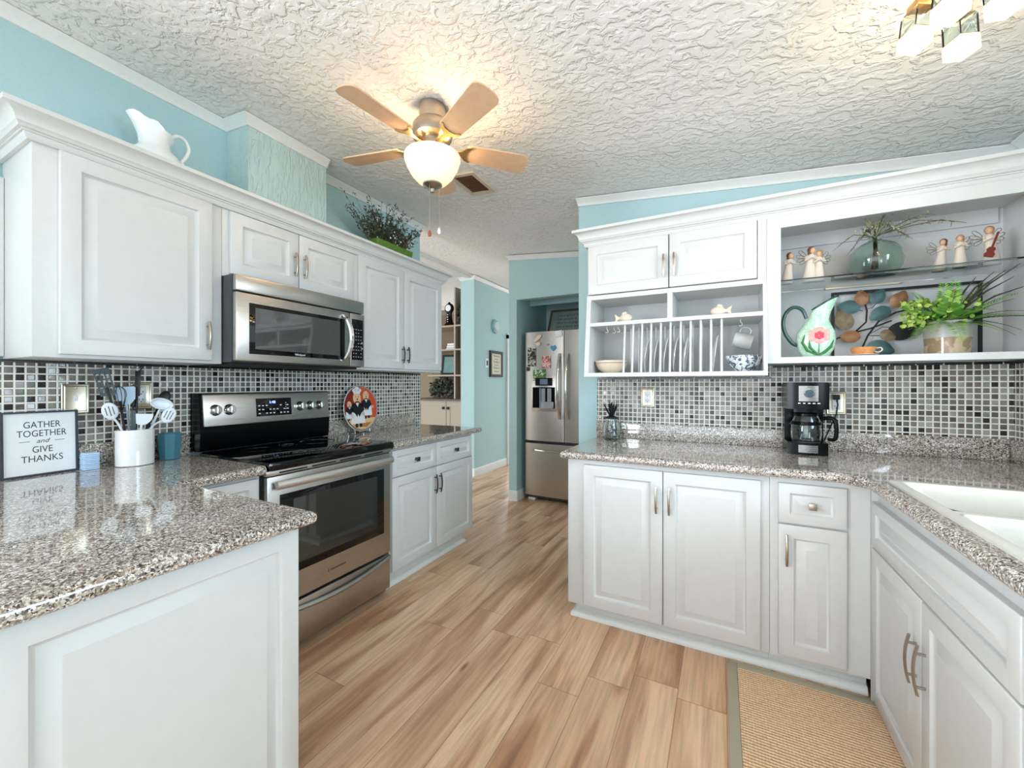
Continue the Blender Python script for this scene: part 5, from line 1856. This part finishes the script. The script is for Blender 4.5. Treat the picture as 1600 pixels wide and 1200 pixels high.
# ------------------------------------------------------------------ ceiling fan
FXC, FYC, FZ = -1.235, 1.555, 2.425
c = thing('ceiling_fan', 'five-blade ceiling fan with lit frosted bowl light', 'ceiling fan', (FXC, FYC, 2.61))
zc = cz(FXC)
MB().lathe([(.062, zc - FZ + .012), (.064, .150), (.060, .135), (.0605, .118), (.058, .112)], 36, 0, None, (FXC, FYC, FZ)).build('canopy', NICKEL, c)
MB().lathe([(.055, .1118), (.082, .106), (.094, .090), (.096, .050), (.092, .036), (.078, .026), (.060, .022)], 40, 0, None, (FXC, FYC, FZ)).build('motor_housing', NICKEL, c)
b = MB().lathe([(.058, .0218), (.058, -.010), (.064, -.016), (.064, -.030), (.045, -.036)], 30, 0, None, (FXC, FYC, FZ))
b.build('light_kit_hub', NICKEL, c)
bl0 = None
for k in range(5):
    a = radians(-97 + 72 * k)
    R_ = Matrix.Translation((FXC, FYC, FZ)) @ Matrix.Rotation(a, 4, 'Z')
    RP = R_ @ Matrix.Translation((0, 0, -.004)) @ Matrix.Rotation(radians(-12), 4, 'X')
    b = MB()
    out = [(.165, -.042), (.168, -.048), (.175, -.052), (.44, -.064), (.456, -.063), (.470, -.056), (.478, -.044), (.483, -.025), (.485, 0), (.483, .025), (.478, .044), (.470, .056), (.456, .063), (.44, .064), (.175, .052), (.168, .048), (.165, .042)]
    b.prism(out, -.003, .003, 0, RP)
    bl = b.build('blade', BLADE, c)
    b = MB()
    b.prism([(.062, -.012), (.11, -.008), (.140, -.016), (.160, -.040), (.186, -.050), (.190, -.044), (.172, -.028), (.166, 0), (.172, .028), (.190, .044), (.186, .050), (.160, .040), (.140, .016), (.11, .008), (.062, .012)], -.0085, -.0035, 0, RP)
    b.prism([(.05, -.012), (.10, -.007), (.10, .007), (.05, .012)], -.004, .006, 0, R_)
    b.build('blade_iron', BRASS, bl)
EMB = simple('lit_frosted_bowl', (250, 232, 200), .35, emit=(255, 226, 176), estr=0.42)
b = MB().lathe([(.052, -.034), (.112, -.040), (.132, -.052), (.134, -.066), (.122, -.100), (.100, -.140), (.070, -.172), (.036, -.188)], 44, 0, None, (FXC, FYC, FZ), cap0=False)
b.build('bowl_shade', EMB, c)
MB().lathe([(.046, -.180), (.046, -.190), (.030, -.202), (.012, -.208), (.010, -.222), (.0, -.224)], 28, 0, None, (FXC, FYC, FZ), cap1=False).build('finial', NICKEL, c)
for dx, dy, zb_, m in ((.006, -.030, -.425, simple('brown_pull', (150, 84, 56), .4)), (.030, .012, -.405, CERAM)):
    b = MB().tube([(FXC + dx, FYC + dy, FZ - .196), (FXC + dx, FYC + dy, FZ + zb_)], .0018, 6)
    ch = b.build('pull_chain', NICKEL, c)
    MB().lathe([(.0015, .020), (.006, .012), (.009, 0), (.007, -.010), (.0, -.014)], 12, 0, None, (FXC + dx, FYC + dy, FZ + zb_ - .008), cap1=False).build('pull_knob', m, ch)


def bulb(name, loc, power, size, color, parent=None):
    d = bpy.data.lights.new(name, 'POINT')
    d.energy = power
    d.shadow_soft_size = size
    d.color = color
    o = bpy.data.objects.new(name, d)
    COL.objects.link(o)
    o.location = loc
    return o


WARM = (1.0, 0.70, 0.40)
for k in range(3):
    a = radians(20 + 120 * k)
    bulb('fan_bulb', (FXC + .105 * cos(a), FYC + .105 * sin(a), FZ - .022), 1.9, .02, WARM)

# ------------------------------------------------------------------ ceiling spotlight cluster near the sink
LX, LY = .575, 1.575
lz = cz(LX)
c = thing('ceiling_light', 'brass ceiling light with square glass shades at the top right', 'ceiling light', (LX, LY, lz))
b = MB().lathe([(.085, .006), (.085, -.012), (.070, -.026), (.0, -.028)], 32, 0, None, (LX, LY, lz), cap1=False)
b.build('ceiling_plate', BRASS, c)
FG = simple('lit_frosted_shade', (252, 230, 180), .3, emit=(255, 220, 160), estr=0.5)
for k, (dx, dy, ti) in enumerate(((-.065, .0, .2), (.045, .085, -.1), (.07, -.055, -.2), (-.03, -.09, .1))):
    M = Matrix.Translation((LX + dx, LY + dy, lz - .055)) @ Matrix.Rotation(radians(25), 4, 'Z') @ Matrix.Rotation(ti * .6, 4, 'Y')
    b = MB().tube([(0, 0, .035), (0, 0, -.02)], .010, 8, 0, M)
    b.box(-.020, .020, -.020, .020, -.045, -.018, 0, M, b=.004)
    sk = b.build('lamp_socket', BRASS, c)
    b = MB()
    w = .026
    b.loft([[Vector((sx_ * q, sy_ * q, z)) for sx_, sy_ in ((-1, -1), (1, -1), (1, 1), (-1, 1))] for q, z in ((.0205, -.038), (w, -.050), (w, -.105), (w - .004, -.105), (w - .004, -.050))], 0, M, False, False)
    b.build('glass_shade', GLASS, sk)
    b = MB().ball((0, 0, -.128), (.024, .024, .022), 0, M)
    b.loft([[Vector((sx_ * q, sy_ * q, z)) for sx_, sy_ in ((-1, -1), (1, -1), (1, 1), (-1, 1))] for q, z in ((w - .001, -.1055), (w + .001, -.112), (w + .001, -.150), (w - .005, -.150), (w - .005, -.112))], 0, M, False, False)
    b.build('lamp_bulb', FG, sk)
    bulb('spot_bulb', tuple(M @ Vector((0, 0, -.215))), 0.5, .03, WARM)

bulb('spot_bulb', (LX, LY, lz - .085), 2.4, .02, WARM)

# ------------------------------------------------------------------ air vent
vz = lambda x: cz(x)
sl = math.atan(-.092)
VM_ = Matrix.Translation((-1.495, 2.31, cz(-1.495) - .001)) @ Matrix.Rotation(-sl, 4, 'Y') @ Matrix.Rotation(pi, 4, 'X')
c = thing('ceiling_vent', 'rectangular ceiling air vent behind the fan', 'vent', (-1.495, 2.31, cz(-1.495)))
b = MB()
for x0, x1, y0, y1 in ((-.10, -.072, -.145, .145), (.072, .10, -.145, .145), (-.072, .072, -.145, -.117), (-.072, .072, .117, .145)):
    b.box(x0, x1, y0, y1, 0, .012, 0, VM_)
b.build('vent_frame', simple('beige_vent_paint', (206, 190, 168), .5), c)
MB().box(-.0718, .0718, -.1168, .1168, .0, .002, 0, VM_).build('vent_duct', BLACKM, c)
b = MB()
for k in range(11):
    y = -.105 + k * .021
    b.box(-.0715, .0715, y - .0015, y + .0015, .0022, .010, 0, VM_)
b.build('vent_louvres', simple('brown_vent_louvre', (104, 74, 56), .5), c)

# ------------------------------------------------------------------ refrigerator magnets and the sign on top
def card(name, x, z, w, h, m, label, cat, y=4.0415, rot=0, group=None):
    b = MB().box(-w / 2, w / 2, -h / 2, h / 2, .0, .003, 0, FYm(x, y, z) @ Matrix.Rotation(radians(rot), 4, 'Z'))
    return solo(b, name, m, label, cat, group)


o = card('photo_magnet', -1.845, 1.575, .095, .205, m_spot('dark_photo_print', (196, 190, 180), (26, 30, 34), 26, .47, .3), 'tall dark photo magnet at the left edge of the refrigerator door', 'magnet', 4.0405)
o = card('photo_magnet', -1.672, 1.515, .10, .13, m_spot('pink_photo_print', (228, 196, 190), (176, 84, 78), 30, .5, .3), 'pink photo magnet in the middle of the refrigerator door', 'magnet', 4.039)
o = card('photo_magnet', -1.752, 1.378, .150, .125, m_spot('green_photo_print', (70, 116, 50), (216, 224, 204), 36, .55, .3), 'green leafy photo magnet above the ice dispenser', 'magnet', 4.0385)
o = card('paper_note', -1.532, 1.815, .075, .062, PAPER, 'small white paper note at the top of the left refrigerator door', 'note', 4.0405, 8)
o = card('square_magnet', -1.893, 1.445, .036, .042, simple('brown_magnet', (86, 44, 34), .4), 'tiny brown square magnet at the left door edge', 'magnet', 4.0435)
b = MB().ball((0, 0, .004), (.058, .022, .006), 0, FYm(-1.775, 4.0395, 1.775) @ Matrix.Rotation(radians(38), 4, 'Z'))
solo(b, 'shell_magnet', CREAM, 'long cream shell magnet at the top left of the refrigerator door', 'magnet')
b = MB().ball((0, 0, .004), (.030, .022, .007), 0, FYm(-1.768, 4.0395, 1.715))
solo(b, 'shell_magnet', CREAM, 'round cream shell magnet just below the long one', 'magnet')
b = MB().ball((0, 0, .004), (.018, .008, .005), 0, FYm(-1.655, 4.038, 1.705))
solo(b, 'shell_magnet', simple('grey_shell', (160, 160, 152), .4), 'tiny grey magnet beside the blue one', 'magnet')
b = MB().prism([(0, -.034), (.036, 0), (.02, .030), (0, .018), (-.02, .030), (-.036, 0)], 0, .006, 0, FYm(-1.592, 4.039, 1.665))
solo(b, 'heart_magnet', simple('blue_enamel', (70, 150, 190), .3), 'small blue heart-shaped magnet near the door handle', 'magnet')

c = thing('lettered_board', 'grey lettered board in a dark wood frame leaning on top of the refrigerator', 'sign', (-1.42, 4.33, 1.8355))
LM = frame((-1.40, 4.28, 1.8415), (1, .02, 0), (0, .42, .9))
b = MB()
for x0, x1, y0, y1 in ((-.36, .36, 0, .022), (-.36, .36, .298, .32), (-.36, -.338, .022, .298), (.338, .36, .022, .298)):
    b.box(x0, x1, y0, y1, -.012, .012, 0, LM)
b.build('frame', m_wood('dark_oak_frame', (64, 50, 36), (98, 80, 58), (3, 3, 20)), c)
bd = MB().box(-.3378, .3378, .0222, .2978, -.008, .002, 0, LM).build('panel', simple('slate_grey_panel', (120, 136, 132), .6, vary=.12, bscale=10), c)
b = MB()
for r_, words in enumerate(('Let a good home to', 'See peace is shared', 'Not in doing your be', 'you a love and A L')):
    b.text(words, .042, LM @ Matrix.Translation((-.27, .245 - r_ * .050, .0022)), 0, .0004, align='LEFT', squash=1.15)
b.build('lettering', BLACKM, bd)

# ------------------------------------------------------------------ hall wall
c = thing('framed_print', 'black framed print with lines of lettering on the hall wall', 'picture', (-3.03, 5.32, 1.38))
b = MB()
for y0, y1, z0_, z1_ in ((5.13, 5.51, 1.385, 1.425), (5.13, 5.51, 1.735, 1.775), (5.13, 5.172, 1.425, 1.735), (5.468, 5.51, 1.425, 1.735)):
    b.box(-3.0295, -3.005, y0, y1, z0_, z1_)
b.build('frame', BLACKM, c)
bd = MB().box(-3.0295, -3.014, 5.1722, 5.4678, 1.4252, 1.7348).build('print', simple('cream_print_paper', (206, 202, 180), .6), c)
b = MB()
for s, z, sz in (('Home Is', 1.700, .052), ('where our', 1.655, .030), ('Family is', 1.612, .052), ('live & love', 1.565, .030), ('Grow in', 1.522, .052), ('faith together', 1.470, .024)):
    b.text(s, sz, FX(-3.0138, 5.32, z), 0, .0004)
b.build('lettering', INK, bd)
c = thing('wall_thermostat', 'round grey-blue thermostat on the hall wall', 'thermostat', (-3.03, 5.29, 2.13))
MB().lathe([(.105, .0005), (.105, .018), (.098, .030), (.075, .034), (.0, .034)], 32, 0, FX(-3.03, 5.29, 2.145), cap1=False).build('case', simple('grey_blue_plastic', (140, 174, 184), .4), c)
MB().lathe([(.07, .0342), (.066, .05), (.0, .05)], 28, 0, FX(-3.03, 5.29, 2.145), cap1=False).build('dial', simple('pale_grey_plastic', (190, 206, 206), .4), c)
b = MB().box(-.045, .045, -.065, .065, .0005, .010, 0, FX(-3.03, 5.055, 1.585), b=.003)
o = solo(b, 'wall_switch', PLASTW, 'white switch plate with dark rocker beside the framed print', 'light switch')
MB().box(-.016, .020, -.035, .035, .0102, .014, 0, FX(-3.03, 5.055, 1.585)).build('rocker', BLACKM, o)

# ------------------------------------------------------------------ built-in bookcase in the living room
c = thing('built_in_bookcase', 'tan built-in bookcase with open shelves over two cabinet doors', 'bookcase', (-3.65, 4.95, 0))
b = MB()
b.box(-4.08, -3.2505, 4.77, 5.148, 0, 1.045)
b.build('base_cabinet', GREIGE, c)
MB().box(-4.10, -3.2505, 4.72, 5.148, 1.0455, 1.068).build('counter', DARKWOOD, c)
SH = simple('tan_shelf_paint', (124, 106, 84), .6)
MB().box(-4.08, -3.2505, 5.13, 5.148, 1.0685, 2.36).build('back_panel', SH, c)
MB().box(-3.386, -3.362, 4.745, 5.13, 1.0685, 2.66).build('upright', GREIGE, c)
MB().box(-3.274, -3.2505, 4.745, 5.13, 1.0685, 2.60).build('side_panel', SH, c)
for z, x0 in ((1.405, -3.86), (1.775, -4.05), (2.115, -4.05)):
    MB().box(x0, -3.3865, 4.745, 5.13, z - .014, z + .008).build('shelf', GREIGE, c)
    MB().box(-3.3615, -3.2745, 4.745, 5.13, z - .014, z + .008).build('shelf', GREIGE, c)
b = MB().box(-3.3615, -3.2745, 5.10, 5.128, 2.14, 2.60)
b.build('dark_backing', DARKWOOD, c)
for x0, w, kx in ((-4.06, .53, .49), (-3.522, .262, .035)):
    b = MB()
    M = FYm(x0, 4.75, .10)
    b.loft([ring(w, .925, i, z) for i, z in ((0, -.019), (0, 0), (.06, 0), (.062, -.006), (.08, -.006))], 0, M)
    d = b.build('door', GREIGE, c)
    b = MB().box(kx - .018, kx + .018, .815, .851, .001, .022, 0, M, b=.003)
    b.build('knob', BLACKM, d)

c = thing('shelf_clock', 'black curvy mantel clock on the top left bookcase shelf', 'clock', (-3.545, 4.86, 2.1235))
b = MB()
rings = [[Vector((-3.55 + r * cos(a), 4.86 + r * .5 * sin(a), 2.1235 + z)) for a in [2 * pi * k / 16 for k in range(16)]] for z, r in ((0, .085), (.03, .085), (.06, .062), (.14, .045), (.20, .045), (.235, .075), (.28, .080), (.32, .06), (.345, .02), (.36, .012))]
b.loft(rings)
b.build('case', BLACKP, c)
MB().lathe([(.048, 0), (.046, .004), (.0, .005)], 24, 0, FYm(-3.545, 4.822, 2.39), cap1=False).build('clock_face', PAPER, c)
b = MB()
for k in range(5): b.ball((-3.56, 4.835, 2.16 + k * .034), (.010, .006, .010))
b.build('trim_studs', CHROME, c)

rnd = random.Random(21)


def bush(name, cen, rad, nl, size, m, label, cat, z0_):
    t = thing(name, label, cat, (cen[0], cen[1], z0_))
    b = MB()
    for k in range(nl):
        a, e = rnd.uniform(0, 2 * pi), rnd.uniform(-.5, 1)
        q = rnd.uniform(.25, 1) ** .5
        p = Vector((cen[0] + rad[0] * q * cos(a) * math.sqrt(1 - min(.98, e * e)), cen[1] + rad[1] * q * sin(a) * math.sqrt(1 - min(.98, e * e)), max(z0_ + .012, cen[2] + rad[2] * e * q)))
        d = Vector((rnd.uniform(-1, 1), rnd.uniform(-1, .5), rnd.uniform(-.8, .6))).normalized() * size * rnd.uniform(.6, 1.2)
        s = d.cross(Vector((rnd.uniform(-1, 1), 1, rnd.uniform(-1, 1)))).normalized() * d.length * .36
        if p.z + d.z < z0_ + .002: d.z = abs(d.z)
        leaf(b, p, d, s)
    b.build('foliage', m, t)
    b = MB()
    for k in range(9):
        a = k * .7
        b.tube([(cen[0], cen[1], z0_ + .001), (cen[0] + rad[0] * .35 * cos(a), cen[1] + rad[1] * .35 * sin(a), z0_ + (cen[2] - z0_) * .7), (cen[0] + rad[0] * .8 * cos(a), cen[1] + rad[1] * .7 * sin(a), cen[2] + rad[2] * .2)], [.005, .003, .001], 5)
    b.build('stems', TWIG, t)
    return t


IVY = m_leaf('variegated_ivy_leaf', (24, 32, 24), (84, 92, 74))
bush('ivy_plant', (-3.66, 4.885, 1.19), (.24, .13, .20), 620, .048, IVY, 'trailing variegated ivy on the bookcase counter', 'plant', 1.068)
bush('vine_plant', (-3.318, 4.88, 2.30), (.040, .12, .20), 150, .055, IVY, 'dark vine in the narrow upper right bookcase compartment', 'plant', 2.1235)
c = thing('small_figurine', 'small copper figurine standing on the stacked books', 'figurine', (-3.44, 4.86, 1.86))
MB().lathe([(.03, 0), (.032, .02), (.02, .05), (.028, .075), (.014, .095), (.008, .10), (.018, .112), (.018, .128), (.0, .140)], 16, 0, None, (-3.43, 4.86, 1.873), cap1=False).build('body', simple('copper_glaze', (186, 104, 72), .35, metal=.3), c)
for k, (w, h, col) in enumerate(((.19, .022, (62, 44, 34)), (.17, .030, (196, 190, 180)), (.18, .036, (40, 30, 28)))):
    z = 1.7835 + (0, .0222, .0525)[k]
    t = thing('book', ('thin brown book at the bottom of the bookcase stack', 'cream book in the middle of the bookcase stack', 'dark book on top of the bookcase stack')[k], 'book', (-3.47, 4.87, z), 'stacked books')
    MB().box(-3.565 + .01 * k, -3.565 + .01 * k + w - .02, 4.80, 4.94, z, z + h, b=.002).build('cover', simple('book_cover', col, .5), t)
    MB().box(-3.56 + .01 * k, -3.56 + .01 * k + w - .028, 4.798, 4.7999, z + .004, z + h - .004).build('pages', PAPER, t)
c = thing('framed_picture', 'teal picture in a dark frame standing on a bookcase shelf', 'picture', (-3.53, 4.86, 1.4135))
PM_ = frame((-3.53, 4.83, 1.4135), (1, .25, 0), (0, .16, 1))
b = MB()
for x0, x1, y0, y1 in ((-.13, .13, 0, .03), (-.13, .13, .27, .30), (-.13, -.10, .03, .27), (.10, .13, .03, .27)): b.box(x0, x1, y0, y1, -.008, .010, 0, PM_)
b.build('frame', BLACKM, c)
MB().box(-.0998, .0998, .0302, .2698, -.006, .002, 0, PM_).build('picture', simple('teal_print', (110, 150, 144), .5, vary=.15, bscale=12), c)
c = thing('lantern', 'small dark red lantern on the bookcase counter at the right', 'lantern', (-3.318, 4.85, 1.0685))
b = MB().box(-3.345, -3.290, 4.825, 4.875, 1.0685, 1.085, b=.003).box(-3.345, -3.290, 4.825, 4.875, 1.215, 1.235, b=.003)
for x in (-3.343, -3.298):
    for y in (4.827, 4.867): b.box(x, x + .006, y, y + .006, 1.085, 1.215)
b.tube([(-3.34, 4.85, 1.234), (-3.33, 4.85, 1.275), (-3.305, 4.85, 1.275), (-3.295, 4.85, 1.234)], .003, 5)
b.build('lantern_frame', simple('dark_red_metal', (104, 36, 28), .4), c)
MB().lathe([(.017, 0), (.017, .09), (.0, .093)], 14, 0, None, (-3.318, 4.85, 1.0852), cap1=False).build('candle', CREAM, c)
b = MB().lathe([(.012, 0), (.012, .06), (.007, .072), (.0, .074)], 12, 0, None, (-3.297, 4.82, 1.4135), cap1=False)
solo(b, 'small_bottle', CREAM, 'tiny pale bottle on the right middle bookcase shelf', 'bottle')
